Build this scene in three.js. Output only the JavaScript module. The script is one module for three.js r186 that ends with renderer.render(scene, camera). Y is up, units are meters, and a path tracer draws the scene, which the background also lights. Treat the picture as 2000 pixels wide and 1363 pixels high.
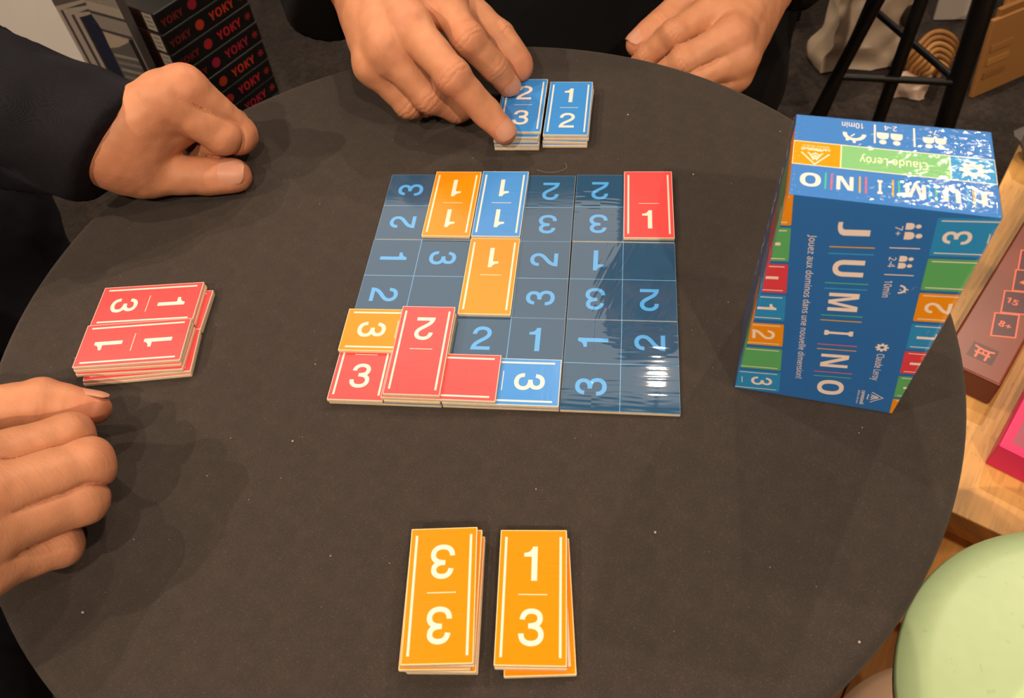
import * as THREE from 'three';
import { RoundedBoxGeometry } from 'three/addons/geometries/RoundedBoxGeometry.js';
import { mergeGeometries } from 'three/addons/utils/BufferGeometryUtils.js';
import { RectAreaLightUniformsLib } from 'three/addons/lights/RectAreaLightUniformsLib.js';

// ------------------------------------------------------------------ camera, exposure
const scene = new THREE.Scene();
scene.background = new THREE.Color(0x000000);
const camera = new THREE.PerspectiveCamera(46.169, 2000 / 1363, 0.02, 30);
camera.position.set(0.0532, 0.9328, 0.3094);
camera.up.set(-0.0279, 0.6191, -0.7848);
camera.lookAt(-0.0668, 0.1513, -0.3028);
camera.focus = 0.46;
camera.userData.fStop = 18;
const renderer = new THREE.WebGLRenderer({ antialias: true });
renderer.toneMapping = THREE.LinearToneMapping;
renderer.toneMappingExposure = 0.93;
renderer.shadowMap.enabled = true;
RectAreaLightUniformsLib.init();

const WARM = new THREE.Color(1.0, 0.78, 0.58);
const CEIL = 2.8;
// [x, z, candela, aim x, aim z]: spot lamps hanging from the ceiling of the hall
const SPOTS = [
  [0.21, -1.34, 4.5, 0.0, 0.0, 2.5],
  [1.3, -2.05, 9.5, 0.0, -0.05],
  [-1.15, -0.75, 6.5, -0.05, 0.05],
  [0.95, 0.55, 3, 0.05, 0.0],
  [-0.45, 1.9, 14, -0.05, 0.0],
  [0.85, 2.0, 14, 0.05, 0.0],
  [-1.9, 0.95, 15, -1.0, -1.0],
];

// ------------------------------------------------------------------ small helpers
let seedState = 7;
const rnd = () => { seedState = (seedState * 1664525 + 1013904223) >>> 0; return seedState / 4294967296; };
const RANK = ['topmost', 'second from the top', 'third from the top', 'fourth from the top', 'fifth from the top', 'sixth from the top', 'seventh from the top', 'eighth from the top', 'seventh from the floor', 'sixth from the floor', 'fifth from the floor', 'fourth from the floor', 'third from the floor', 'second from the floor', 'lowest'];
const taken = {};
function numbered(name) {
  const n = taken[name] ?? 0; taken[name] = n + 1;
  return n ? name + '_' + String(n).padStart(3, '0') : name;
}
function shadowed(m) { m.castShadow = true; m.receiveShadow = true; return m; }
function mesh(name, geometry, material, parent) {
  const m = shadowed(new THREE.Mesh(geometry, material)); m.name = name; parent.add(m); return m;
}
function tag(o, label, category, group, kind) {
  o.userData.label = label; if (category) o.userData.category = category;
  if (group) o.userData.group = group; if (kind) o.userData.kind = kind; return o;
}
function thing(name, label, category, position = [0, 0, 0], turn = 0, group) {
  const o = new THREE.Group(); o.name = numbered(name); scene.add(o);
  o.position.set(...position); o.rotation.y = turn; return tag(o, label, category, group);
}
function structure(name, geometry, material, label) {
  const m = mesh(name, geometry, material, scene); m.userData.kind = 'structure'; m.userData.label = label; return m;
}
const V = (a) => new THREE.Vector3(...a);
const boxGeo = (w, h, d, x = 0, y = 0, z = 0) => new THREE.BoxGeometry(w, h, d).translate(x, y, z);
function rbox(w, h, d, r, x = 0, y = 0, z = 0, seg = 2) { return new RoundedBoxGeometry(w, h, d, seg, r).translate(x, y, z); }
function tube(points, r, seg = 24, round = 8, closed = false) {
  return new THREE.TubeGeometry(new THREE.CatmullRomCurve3(points.map(V), closed), seg, r, round, closed);
}
function rod(a, b, r, round = 10) {
  const p = V(a), q = V(b), g = new THREE.CylinderGeometry(r, r, p.distanceTo(q), round);
  const m = new THREE.Matrix4().makeRotationFromQuaternion(new THREE.Quaternion().setFromUnitVectors(new THREE.Vector3(0, 1, 0), q.clone().sub(p).normalize()));
  m.setPosition(p.clone().add(q).multiplyScalar(0.5)); return g.applyMatrix4(m);
}
const lathe = (pts, seg = 64) => new THREE.LatheGeometry(pts.map(([x, y]) => new THREE.Vector2(x, y)), seg);

// value noise, periodic in n cells
function latticeNoise(seed) {
  const h = (x, y) => { let t = Math.imul(x, 374761393) + Math.imul(y, 668265263) + Math.imul(seed, 1274126177); t = Math.imul(t ^ (t >>> 13), 1274126177); return ((t ^ (t >>> 16)) >>> 0) / 4294967296; };
  return (x, y, n = 0) => {
    const xi = Math.floor(x), yi = Math.floor(y), fx = x - xi, fy = y - yi, s = fx * fx * (3 - 2 * fx), t = fy * fy * (3 - 2 * fy);
    const w = (a) => n ? ((a % n) + n) % n : a;
    const a = h(w(xi), w(yi)), b = h(w(xi + 1), w(yi)), c = h(w(xi), w(yi + 1)), d = h(w(xi + 1), w(yi + 1));
    return a + (b - a) * s + (c - a) * t + (a - b - c + d) * s * t;
  };
}
function hash3(x, y, z) { let t = Math.imul(x, 374761393) + Math.imul(y, 668265263) + Math.imul(z, 2147483647 ^ 0x5bd1e995); t = Math.imul(t ^ (t >>> 13), 1274126177); return ((t ^ (t >>> 16)) >>> 0) / 4294967296; }
function noise3(x, y, z) {
  const xi = Math.floor(x), yi = Math.floor(y), zi = Math.floor(z); let fx = x - xi, fy = y - yi, fz = z - zi;
  fx = fx * fx * (3 - 2 * fx); fy = fy * fy * (3 - 2 * fy); fz = fz * fz * (3 - 2 * fz);
  const L = (a, b, t) => a + (b - a) * t;
  return L(L(L(hash3(xi, yi, zi), hash3(xi + 1, yi, zi), fx), L(hash3(xi, yi + 1, zi), hash3(xi + 1, yi + 1, zi), fx), fy),
    L(L(hash3(xi, yi, zi + 1), hash3(xi + 1, yi, zi + 1), fx), L(hash3(xi, yi + 1, zi + 1), hash3(xi + 1, yi + 1, zi + 1), fx), fy), fz) * 2 - 1;
}
function dataTexture(size, fn, srgb = true) {
  const d = new Uint8Array(size * size * 4);
  for (let y = 0; y < size; y++) for (let x = 0; x < size; x++) {
    const c = fn(x / size, y / size, x, y), o = (y * size + x) * 4;
    if (typeof c === 'number') { d[o] = d[o + 1] = d[o + 2] = Math.max(0, Math.min(255, c)); } else for (let k = 0; k < 3; k++) d[o + k] = Math.max(0, Math.min(255, c[k]));
    d[o + 3] = 255;
  }
  const t = new THREE.DataTexture(d, size, size); t.magFilter = THREE.LinearFilter; t.minFilter = THREE.LinearFilter; t.wrapS = t.wrapT = THREE.RepeatWrapping;
  if (srgb) t.colorSpace = THREE.SRGBColorSpace; t.needsUpdate = true; return t;
}
function repeated(t, u, v = u) { const c = t.clone(); c.repeat.set(u, v); c.needsUpdate = true; return c; }
function canvasTexture(w, h, draw) {
  const c = document.createElement('canvas'); c.width = w; c.height = h; const g = c.getContext('2d'); draw(g, w, h);
  const t = new THREE.CanvasTexture(c); t.colorSpace = THREE.SRGBColorSpace; t.wrapS = t.wrapT = THREE.ClampToEdgeWrapping; return t;
}
const std = (color, roughness = 0.6, more = {}) => new THREE.MeshStandardMaterial({ color, roughness, metalness: 0, ...more });
const phys = (color, roughness = 0.5, more = {}) => new THREE.MeshPhysicalMaterial({ color, roughness, metalness: 0, ...more });

// planar uv in metres for lathes, sdf meshes ...
function uvMetres(g, fu, fv) {
  const p = g.attributes.position, uv = new Float32Array(p.count * 2);
  for (let i = 0; i < p.count; i++) { uv[2 * i] = fu(p.getX(i), p.getY(i), p.getZ(i)); uv[2 * i + 1] = fv(p.getX(i), p.getY(i), p.getZ(i)); }
  g.setAttribute('uv', new THREE.BufferAttribute(uv, 2)); return g;
}

// ------------------------------------------------------------------ textures of stuff
const nA = latticeNoise(3), nB = latticeNoise(11), nC = latticeNoise(29);
// jersey cloth, one tile = 40 mm
const clothMap = dataTexture(512, (u, v, x, y) => {
  const wale = 0.5 + 0.5 * Math.sin((u * 110 + 0.25 * nA(u * 24, v * 24, 24)) * 2 * Math.PI), course = 0.5 + 0.5 * Math.sin(v * 92 * 2 * Math.PI);
  const fuzz = nB(u * 170, v * 170, 170), blot = nC(u * 9, v * 9, 9);
  const fib = fuzz > 0.86 ? 22 : 0;
  const k = 0.80 + 0.16 * wale * (0.5 + 0.5 * course) + 0.18 * (fuzz - 0.5) + 0.10 * (blot - 0.5);
  return [57 * k + fib, 48 * k + fib, 42 * k + fib];
});
const clothBump = dataTexture(512, (u, v) => 128 + 70 * Math.sin(u * 110 * 2 * Math.PI) * (0.6 + 0.4 * Math.sin(v * 92 * 2 * Math.PI)) + 60 * (nB(u * 170, v * 170, 170) - 0.5), false);
const fabricMap = dataTexture(256, (u, v) => { const k = 0.86 + 0.1 * Math.sin((u + v) * 64 * 2 * Math.PI) + 0.16 * (nB(u * 90, v * 90, 90) - 0.5); return [255 * k, 255 * k, 255 * k]; });
const fabricBump = dataTexture(256, (u, v) => 128 + 60 * Math.sin((u + v) * 64 * 2 * Math.PI) + 70 * (nB(u * 90, v * 90, 90) - 0.5), false);
const carpetMap = dataTexture(512, (u, v) => {
  const k = 0.8 + 0.35 * (nA(u * 200, v * 200, 200) - 0.5) + 0.3 * (nB(u * 60, v * 60, 60) - 0.5) + 0.3 * (nC(u * 8, v * 8, 8) - 0.5);
  return [58 * k, 48 * k, 42 * k];
});
const carpetBump = dataTexture(512, (u, v) => 255 * nA(u * 200, v * 200, 200) * 0.7 + 60 * nB(u * 60, v * 60, 60), false);
const woodMap = dataTexture(1024, (u, v) => {
  const warp = 2.6 * nA(u * 3, v * 2, 0) + 0.8 * nB(u * 7, v * 5, 0);
  const ring = 0.5 + 0.5 * Math.sin((v * 13 + warp) * 2 * Math.PI);
  const fine = nC(u * 26, v * 300, 0), pore = nA(u * 60 + 7, v * 520, 0) > 0.83 ? 1 : 0;
  const k = 0.86 + 0.10 * ring + 0.10 * (fine - 0.5) - 0.06 * pore, q = 0.12 * (nB(u * 5, v * 4, 0) - 0.5);
  return [236 * k, (180 - 26 * q) * k, (104 - 40 * q) * k];
});
const filmBump = dataTexture(512, (u, v) => {
  const a = nA(u * 5 + 0.6 * nB(u * 6, v * 12, 0), v * 40 + 1.5 * nC(u * 4, v * 3, 0), 0), c = nC(u * 3, v * 4, 0);
  return 255 * (0.7 * a + 0.3 * c);
}, false);
const tent = (x) => Math.abs(x - Math.floor(x) - 0.5) * 2;
const wrapBump = dataTexture(512, (u, v) => {   // creased film: flat facets at odd angles
  const w1 = nA(u * 6, v * 6, 6), w2 = nB(u * 9, v * 9, 9), w3 = nC(u * 15, v * 15, 15);
  return 255 * (0.34 * tent(u * 9 + v * 4 + 2.4 * w1) + 0.3 * tent(u * 5 - v * 11 + 2.2 * w2) + 0.2 * tent(u * 17 + v * 13 + 2.6 * w3) + 0.16 * w1);
}, false);
const skinBump = dataTexture(512, (u, v) => {
  const a = nA(u * 150, v * 150, 150), b = nB(u * 60, v * 60, 60), c = 1 - Math.abs(2 * nC(u * 34, v * 34, 34) - 1);
  return 255 * (0.35 * a + 0.3 * b + 0.35 * c);
}, false);

// ------------------------------------------------------------------ the hall
const concrete = dataTexture(256, (u, v) => { const k = 0.92 + 0.1 * (nA(u * 12, v * 12, 12) - 0.5) + 0.06 * (nB(u * 60, v * 60, 60) - 0.5); return [255 * k, 255 * k, 255 * k]; });
const carpetMat = std(0xffffff, 0.97, { map: repeated(carpetMap, 14), bumpMap: repeated(carpetBump, 14), bumpScale: 0.003 });
structure('floor', boxGeo(6.0, 0.1, 6.4, 0.1, -0.05, -0.6), carpetMat, 'dark brown carpet of the exhibition hall');
const wallMat = std(0x8d857c, 0.9, { map: repeated(concrete, 4) });
structure('wall_back', boxGeo(6.2, 3.0, 0.1, 0.1, 1.45, -3.85), wallMat, 'plain hall wall behind the players');
structure('wall_front', boxGeo(6.2, 3.0, 0.1, 0.1, 1.45, 2.65), wallMat, 'plain hall wall');
structure('wall_left', boxGeo(0.1, 3.0, 6.4, -2.95, 1.45, -0.6), wallMat, 'plain hall wall');
structure('wall_right', boxGeo(0.1, 3.0, 6.4, 3.15, 1.45, -0.6), wallMat, 'plain hall wall');
structure('ceiling', boxGeo(6.2, 0.1, 6.6, 0.1, CEIL + 0.2, -0.6), std(0x6f6a64, 0.9), 'grey ceiling of the hall');

// luminous ceiling panels and track spots
{
  const PW = [1.6, 1.3, 1.3];
  const glow = new THREE.MeshStandardMaterial({ color: 0xffffff, roughness: 0.8, emissive: new THREE.Color(1.0, 0.92, 0.82), emissiveIntensity: 1.5 });
  const rim = std(0xb8b4ae, 0.5, { metalness: 0.6 });
  [[-0.45, -2.1], [-2.05, -0.95], [1.95, 0.3]].forEach(([x, z], i) => {
    const o = thing('light_panel', ['wide luminous panel above the far side of the table', 'luminous panel under the ceiling by the left hall wall', 'luminous panel under the ceiling by the right hall wall'][i], 'light panel', [x, CEIL, z], 0, 'luminous ceiling panels');
    mesh('frame', boxGeo(PW[i] + 0.06, 0.06, 1.36, 0, 0.07, 0), rim, o);
    mesh('diffuser', boxGeo(PW[i], 0.03, 1.3, 0, 0.03, 0), glow, o);
    for (const hx of [-0.5, 0.5]) mesh('hanger', rod([hx, 0.1, 0], [hx, 0.16, 0], 0.004), rim, o);
    const l = new THREE.RectAreaLight(WARM, 1.3, PW[i], 1.3); l.position.set(x, CEIL + 0.01, z); l.lookAt(x, 0, z); scene.add(l);
  });
  const black = std(0x141414, 0.5);
  const bulb = new THREE.MeshStandardMaterial({ color: 0xffffff, emissive: WARM, emissiveIntensity: 60 });
  const SPOTNAME = ['hanging in front of the wide luminous panel', 'hanging in the far corner past the wide panel', 'hanging above the person in navy', 'hanging above the green stool', 'hanging before the front wall, further from the right wall', 'hanging before the front wall, nearer the right wall', 'hanging above the far left corner behind the person in navy'];
  SPOTS.forEach(([x, z, cd, ax, az, hy = CEIL], k) => {
    const o = thing('track_spotlight', 'black cylindrical spotlight ' + SPOTNAME[k], 'spotlight', [x, hy, z], 0, 'spotlights under the ceiling');
    const aim = new THREE.Vector3(ax - x, 0.6 - hy, az - z).normalize(), back = aim.clone().multiplyScalar(-1);
    const turn = new THREE.Matrix4().makeRotationFromQuaternion(new THREE.Quaternion().setFromUnitVectors(new THREE.Vector3(0, 1, 0), back));
    mesh('housing', new THREE.CylinderGeometry(0.045, 0.045, 0.13, 24, 1, true).translate(0, 0.075, 0).applyMatrix4(turn), new THREE.MeshStandardMaterial({ color: 0x141414, roughness: 0.5, side: THREE.DoubleSide }), o);
    mesh('cap', new THREE.CylinderGeometry(0.045, 0.045, 0.006, 24).translate(0, 0.14, 0).applyMatrix4(turn), black, o);
    mesh('bulb', new THREE.SphereGeometry(0.02, 20, 12).translate(0, 0.03, 0).applyMatrix4(turn), bulb, o);
    mesh('stem', rod([back.x * 0.1, back.y * 0.1, back.z * 0.1], [back.x * 0.1, CEIL + 0.15 - hy, back.z * 0.1], 0.008), black, o);
    const l = new THREE.SpotLight(WARM, cd, 0, 0.85, 0.7, 2);
    l.position.set(x + aim.x * 0.03, hy + aim.y * 0.03, z + aim.z * 0.03); l.target.position.set(ax, 0.6, az);
    l.castShadow = true; l.shadow.radius = 1.1; l.shadow.mapSize.set(2048, 2048); scene.add(l, l.target);
  });
}

// ------------------------------------------------------------------ round table under its stretch cover
const TOP = 0.6, TC = [-0.0295, 0.0185], TR = 0.2571;
{
  const o = thing('round_table', 'small round table under a tight dark stretch cloth', 'table', [TC[0], 0, TC[1]]);
  const clothMat = phys(0xffffff, 0.95, { map: repeated(clothMap, 25), bumpMap: repeated(clothBump, 25), bumpScale: 0.00025, sheen: 0.25, sheenRoughness: 0.6, sheenColor: new THREE.Color(0.5, 0.45, 0.42) });
  const prof = [[0.0001, TOP]];
  for (let i = 1; i <= 10; i++) prof.push([TR * 0.96 * i / 10, TOP]);
  for (let i = 0; i <= 8; i++) { const a = i / 8 * Math.PI * 0.55; prof.push([TR - 0.007 + 0.007 * Math.sin(a), TOP - 0.007 + 0.007 * Math.cos(a)]); }
  prof.push([TR - 0.001, TOP - 0.02], [TR - 0.007, TOP - 0.029], [0.2, 0.53], [0.145, 0.42], [0.118, 0.3], [0.115, 0.18], [0.14, 0.08], [0.175, 0.02], [0.18, 0.004]);
  const g = lathe(prof, 160);
  { const p = g.attributes.position, u = g.attributes.uv; for (let i = 0; i < p.count; i++) { const x = p.getX(i), y = p.getY(i), z = p.getZ(i), r = Math.hypot(x, z) || 1, k = y < TOP - 0.004 ? (TR + (TOP - y)) / r : 1; u.setXY(i, x * k, z * k); } }
  mesh('stretch_cloth', g, clothMat, o);
  mesh('table_top', new THREE.CylinderGeometry(TR - 0.004, TR - 0.006, 0.022, 96).translate(0, TOP - 0.0135, 0), std(0x2a2623, 0.7), o);
  mesh('pedestal', new THREE.CylinderGeometry(0.03, 0.03, TOP - 0.04, 24).translate(0, (TOP - 0.04) / 2 + 0.01, 0), std(0x181818, 0.4, { metalness: 0.7 }), o);
  mesh('foot_plate', new THREE.CylinderGeometry(0.165, 0.17, 0.012, 64).translate(0, 0.008, 0), std(0x181818, 0.4, { metalness: 0.7 }), o);
  const hem = new THREE.TorusGeometry(TR - 0.004, 0.0022, 8, 160).rotateX(Math.PI / 2).translate(0, TOP - 0.0265, 0);
  mesh('cloth_seam', uvMetres(hem, (x, y, z) => x, (x, y, z) => z), clothMat, o);
}
// lint and crumbs lying on the cloth
{
  const bits = [];
  for (let i = 0; i < 150; i++) {
    const a = rnd() * 6.283, r = TR * 0.95 * Math.sqrt(rnd()), s = 0.0001 + 0.00026 * rnd() * rnd();
    const g = new THREE.IcosahedronGeometry(1, 0); g.scale(s * (1 + rnd()), s * 0.7, s).rotateY(rnd() * 6.28).translate(TC[0] + r * Math.cos(a), TOP + s * 0.6, TC[1] + r * Math.sin(a)); bits.push(g);
  }
  for (const [x, z] of [[0.0745, 0.148], [-0.1, 0.11], [-0.17, 0.2], [0.06, -0.15], [0.1, -0.09], [0.153, 0.19]]) bits.push(new THREE.IcosahedronGeometry(0.0006, 0).translate(x, TOP + 0.0004, z));
  const hair = tube([[0.004, TOP + 0.0004, -0.094], [0.01, TOP + 0.0006, -0.0915], [0.018, TOP + 0.0005, -0.0925], [0.0225, TOP + 0.0006, -0.096], [0.0215, TOP + 0.0004, -0.1005]], 0.00007, 30, 4).toNonIndexed();
  const m = mesh('lint', mergeGeometries([...bits.map((b) => (b.index ? b.toNonIndexed() : b)), hair]), std(0xa89c8e, 0.9), scene);
  tag(m, 'pale specks of lint and crumbs strewn over the dark tablecloth', 'lint', null, 'stuff');
}

// ------------------------------------------------------------------ dominoes and board tiles
const CELL = 0.029, TH = 0.0022;
function digit(g, n, x, y, h, deg) {
  if (!n) return;
  g.save(); g.translate(x, y); g.rotate(deg * Math.PI / 180); g.scale(h, h); g.lineWidth = 0.145; g.lineCap = 'butt'; g.lineJoin = 'miter'; g.beginPath();
  if (n === 1) {
    g.moveTo(0.13, -0.5); g.lineTo(0.13, 0.5); g.lineTo(-0.035, 0.5); g.lineTo(-0.035, -0.2); g.lineTo(-0.25, -0.2); g.lineTo(-0.25, -0.31);
    g.quadraticCurveTo(-0.04, -0.32, -0.01, -0.5); g.closePath(); g.fill();
  } else if (n === 2) {
    g.moveTo(-0.245, -0.17); g.bezierCurveTo(-0.25, -0.34, -0.14, -0.43, 0.0, -0.43); g.bezierCurveTo(0.16, -0.43, 0.25, -0.34, 0.25, -0.21);
    g.bezierCurveTo(0.25, 0.06, -0.22, 0.1, -0.25, 0.43); g.lineTo(0.32, 0.43); g.stroke();
  } else {
    g.moveTo(-0.245, -0.2); g.bezierCurveTo(-0.23, -0.36, -0.13, -0.43, 0.0, -0.43); g.bezierCurveTo(0.15, -0.43, 0.235, -0.35, 0.235, -0.24);
    g.bezierCurveTo(0.235, -0.1, 0.13, -0.03, -0.08, -0.03); g.stroke(); g.beginPath();
    g.moveTo(-0.02, -0.03); g.bezierCurveTo(0.17, -0.02, 0.265, 0.07, 0.265, 0.2); g.bezierCurveTo(0.265, 0.35, 0.15, 0.43, 0.0, 0.43); g.bezierCurveTo(-0.16, 0.43, -0.265, 0.35, -0.27, 0.17); g.stroke();
  }
  g.restore();
}
const PRINT = { orange: '#f2860a', red: '#ee4b4c', blue: '#3b86d2' }, INK = '#e6d5ca';
const faceCache = {};
// a: digit of the far half, b: digit of the near half, deg: turn of both digits on the tile
function dominoFace(color, a, b, deg) {
  const key = color + a + b + deg;
  if (faceCache[key]) return faceCache[key];
  const t = canvasTexture(256, 512, (g, w, h) => {
    g.fillStyle = PRINT[color]; g.fillRect(0, 0, w, h);
    g.globalAlpha = 0.04; for (let i = 0; i < 40; i++) { g.fillStyle = i % 2 ? '#fff' : '#000'; g.fillRect(w * rnd(), h * rnd(), 20 + 60 * rnd(), 1 + 3 * rnd()); } g.globalAlpha = 1;
    g.fillStyle = INK; g.fillRect(w * 0.07, h * 0.055, w * 0.037, h * 0.89); g.fillRect(w * 0.893, h * 0.055, w * 0.037, h * 0.89);
    g.fillRect(w * 0.3, h * 0.4965, w * 0.42, h * 0.007);
    g.fillStyle = g.strokeStyle = INK; digit(g, a, w * 0.5, h * 0.265, h * 0.265, deg); digit(g, b, w * 0.5, h * 0.735, h * 0.265, deg);
    g.strokeStyle = '#fff3e4'; g.globalAlpha = 0.75; g.lineWidth = 3; g.strokeRect(1, 1, w - 2, h - 2);
  });
  t.anisotropy = 8;
  return faceCache[key] = phys(0xffffff, 0.22, { map: t, bumpMap: repeated(filmBump, 1), bumpScale: 0.00003, specularIntensity: 0.8 });
}
const cardMat = std(0xe3cfae, 0.85, { map: repeated(concrete, 3) });
// the long axis of a domino runs along its own z
const dominoCoreZ = rbox(CELL - 0.0003, TH - 0.0002, 2 * CELL - 0.0004, 0.0004, 0, (TH - 0.0002) / 2, 0, 1);
function sheet(w, d, h, y) {
  const g = new THREE.BoxGeometry(w, h, d); g.translate(0, y + h / 2, 0);
  const p = g.attributes.position, u = g.attributes.uv; for (let i = 0; i < p.count; i++) u.setXY(i, p.getX(i) / w + 0.5, 0.5 - p.getZ(i) / d); return g;
}
const dominoSheet = sheet(CELL - 0.0006, 2 * CELL - 0.0007, 0.00025, TH - 0.00025);
function domino(name, label, color, a, b, deg, x, y, z, turn, group) {
  const o = thing(name, label, 'domino', [x, y, z], turn, group);
  mesh('cardboard_core', dominoCoreZ, cardMat, o); mesh('printed_face', dominoSheet, dominoFace(color, a, b, deg), o);
  return o;
}
// nine board tiles of two by two cells; digits [far-left, far-right, near-left, near-right] and their turn
const BOARD = [
  [0, 0, [3, 1, 2, 0], -90, 'under the 1-1 orange domino'], [1, 0, [1, 2, 0, 3], 180, 'beside the 1-1 blue domino'], [2, 0, [2, 0, 3, 1], 180, 'under the red domino with one 1'],
  [0, 1, [1, 3, 2, 0], 90, 'left of the orange domino with one 1'], [1, 1, [1, 2, 0, 3], -90, 'under the orange domino with one 1'], [2, 1, [1, 0, 3, 2], 180, 'with all four cells bare'],
  [0, 2, [2, 3, 1, 0], 0, 'at the bottom of the tallest pile'], [1, 2, [2, 1, 0, 3], 0, 'under the lone blue 3'], [2, 2, [1, 2, 3, 0], -90, 'with bright glare on its wavy film'],
];
const boardCore = rbox(2 * CELL - 0.0003, TH - 0.0002, 2 * CELL - 0.0003, 0.0004, 0, (TH - 0.0002) / 2, 0, 1), boardSheet = sheet(2 * CELL - 0.0004, 2 * CELL - 0.0004, 0.00025, TH - 0.00025);
const boardLabels = ['slate blue board tile with a 3 and a 2 beside the orange 1-1 domino', 'slate blue board tile with 2 over 3 beside the blue 1-1 domino', 'slate blue board tile with 2 over 3 beside the red domino',
  'slate blue board tile with 1, 3 and 2 on the bare side of the board', 'slate blue board tile with 2 over 3 beside the orange domino with one 1', 'fully bare slate blue board tile with upside-down 1, 3 and 2',
  'slate blue board tile buried under the tallest pile of dominoes', 'slate blue board tile with 2 and 1 above the blue 3', 'slate blue board tile with bright lamp glare on its wavy film'];
const jit = [[-0.0002, -0.0001, 0.004], [-0.0001, 0.0005, 0], [0.0003, -0.0002, -0.003], [-0.0002, 0.0001, 0.002], [0, 0.0003, 0.003], [0.0004, 0.0002, -0.002], [-0.0001, 0.0002, 0], [0.0001, 0, 0], [0.0003, 0.0002, -0.004]];
BOARD.forEach(([cx, cz, d, deg], i) => {
  const t = canvasTexture(512, 512, (g, w) => {
    g.fillStyle = '#2a4c6c'; g.fillRect(0, 0, w, w);
    g.strokeStyle = '#6fb2ea'; g.lineWidth = 2.4; g.beginPath(); g.moveTo(w / 2, 0); g.lineTo(w / 2, w); g.moveTo(0, w / 2); g.lineTo(w, w / 2); g.stroke();
    g.fillStyle = g.strokeStyle = '#4c9ade'; d.forEach((n, k) => digit(g, n, w * (0.25 + 0.5 * (k % 2)) + (deg === 180 ? 0 : deg === 0 ? 0 : 0), w * (0.25 + 0.5 * (k >> 1)), w * 0.27, deg));
    g.globalAlpha = 0.4; g.lineWidth = 2; g.strokeStyle = '#9cc8ee'; g.strokeRect(1, 1, w - 2, w - 2);
  });
  t.anisotropy = 8;
  const wavy = cx === 2, bump = repeated(filmBump, 1); if (cz === 1) bump.rotation = 1.2; bump.offset.set(0.37 * cx, 0.41 * cz);
  const m = phys(0xffffff, wavy ? 0.025 : 0.1, { map: t, bumpMap: bump, bumpScale: wavy ? 0.000034 : 0.000014 });
  const o = thing('board_tile', boardLabels[i], 'board tile', [(cx - 1) * 2 * CELL + jit[i][0], TOP, (cz - 1) * 2 * CELL + jit[i][1]], jit[i][2], 'two by two board tiles');
  mesh('cardboard_core', boardCore, cardMat, o); mesh('printed_face', boardSheet, m, o);
});
const cellX = (c) => (c - 2.5) * CELL, lay = (n) => TOP + n * TH + 0.00003 * n, Q = Math.PI / 2;
const onB = 'dominoes played on the board';
domino('domino', 'orange domino with two upside-down ones beside the blue 1-1', 'orange', 1, 1, 180, cellX(1) - 0.0006, lay(1), -2 * CELL - 0.0005, -0.004, onB);
domino('domino', 'blue domino with two upside-down ones between orange tile and bare cells', 'blue', 1, 1, 180, cellX(2) - 0.0002, lay(1), -2 * CELL - 0.0008, -0.006, onB);
domino('domino', 'red domino with an upright 1 below a blank half on the board corner', 'red', 0, 1, 0, cellX(5) + 0.0001, lay(1), -2 * CELL - 0.001, 0.006, onB);
domino('domino', 'orange domino with an upside-down 1 above a blank half', 'orange', 1, 0, 180, cellX(2) - 0.0001, lay(1), 0.0004, 0.0, onB);
domino('domino', 'red domino with an upright 3 half covered by an orange domino', 'red', 1, 3, 0, cellX(0) - 0.0006, lay(1), 2 * CELL + 0.0006, 0.004, onB);
domino('domino', 'orange domino buried below the red domino with the upside-down 2', 'orange', 1, 2, 0, cellX(1) - 0.0004, lay(1), 2 * CELL, 0, onB);
domino('domino', 'blue domino with a 3 lying on its side at the near board edge', 'blue', 1, 3, -180, 0 + cellX(2.5), lay(1), 2.5 * CELL, Q, onB);
domino('domino', 'orange domino with a 3 on its side under the upper red domino', 'orange', 3, 2, 180, cellX(0.5) - 0.0012, lay(2), 1.5 * CELL - 0.0002, Q + 0.008, onB);
domino('domino', 'red blank-faced domino reaching from under the red 2 to the blue 3', 'red', 1, 0, 0, cellX(1.5) - 0.0016, lay(2), 2.5 * CELL - 0.0002, Q - 0.004, onB);
domino('domino', 'red domino with an upside-down 2 on top of the tallest pile', 'red', 2, 0, 180, cellX(1) - 0.0002, lay(3), 2 * CELL - 0.0008, 0.003, onB);
// spare piles: [x, z, turn] of the top tile, then offsets of the tiles below it, from the top down
function pile(name, color, a, b, deg, x, z, turn, below, topLabel, underLabel, group) {
  const n = below.length + 1;
  below.forEach(([dx, dz, dt, shown], i) => domino(name, i === n - 2 ? underLabel + ', bottom of its pile' : underLabel + ', ' + RANK[i + 1], color, 0, shown ?? 2, deg, x + dx, TOP + (n - 2 - i) * (TH + 0.00004) + 0.0001, z + dz, turn + dt, group));
  domino(name, topLabel, color, a, b, deg, x, TOP + (n - 1) * (TH + 0.00004) + 0.0001, z, turn, group);
}
const RT = Q + 0.105;
pile('domino', 'red', 3, 1, 180, -0.2025, 0.0312, RT, [[0.0006, 0.0004, 0.004], [0.004, 0.0012, -0.03], [0.0035, 0.001, -0.02]], 'topmost red domino with 3 and 1 next to the red double one', 'red domino lying under the red 3 and 1', 'spare red dominoes by the fists');
pile('domino', 'red', 1, 1, 0, -0.1985, 0.0602, RT + 0.02, [[0.0, 0.0006, -0.01], [0.0006, 0.002, -0.02], [0.0035, 0.0028, 0.03], [0.003, 0.0034, 0.03]], 'topmost red domino with two ones in the spare pile', 'red domino lying under the red double one', 'spare red dominoes by the fists');
pile('domino', 'blue', 2, 3, 0, -0.0088, -0.1465, -0.012, [[-0.0016, 0.0026, 0.01], [-0.0018, 0.0028, 0.0], [-0.0014, 0.0042, 0.0], [-0.0014, 0.0044, 0.004]], 'topmost blue domino with 2 and 3 held by the fingertips', 'blue domino lying under the pinched blue 2 and 3', 'spare blue dominoes by the pinching hand');
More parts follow.
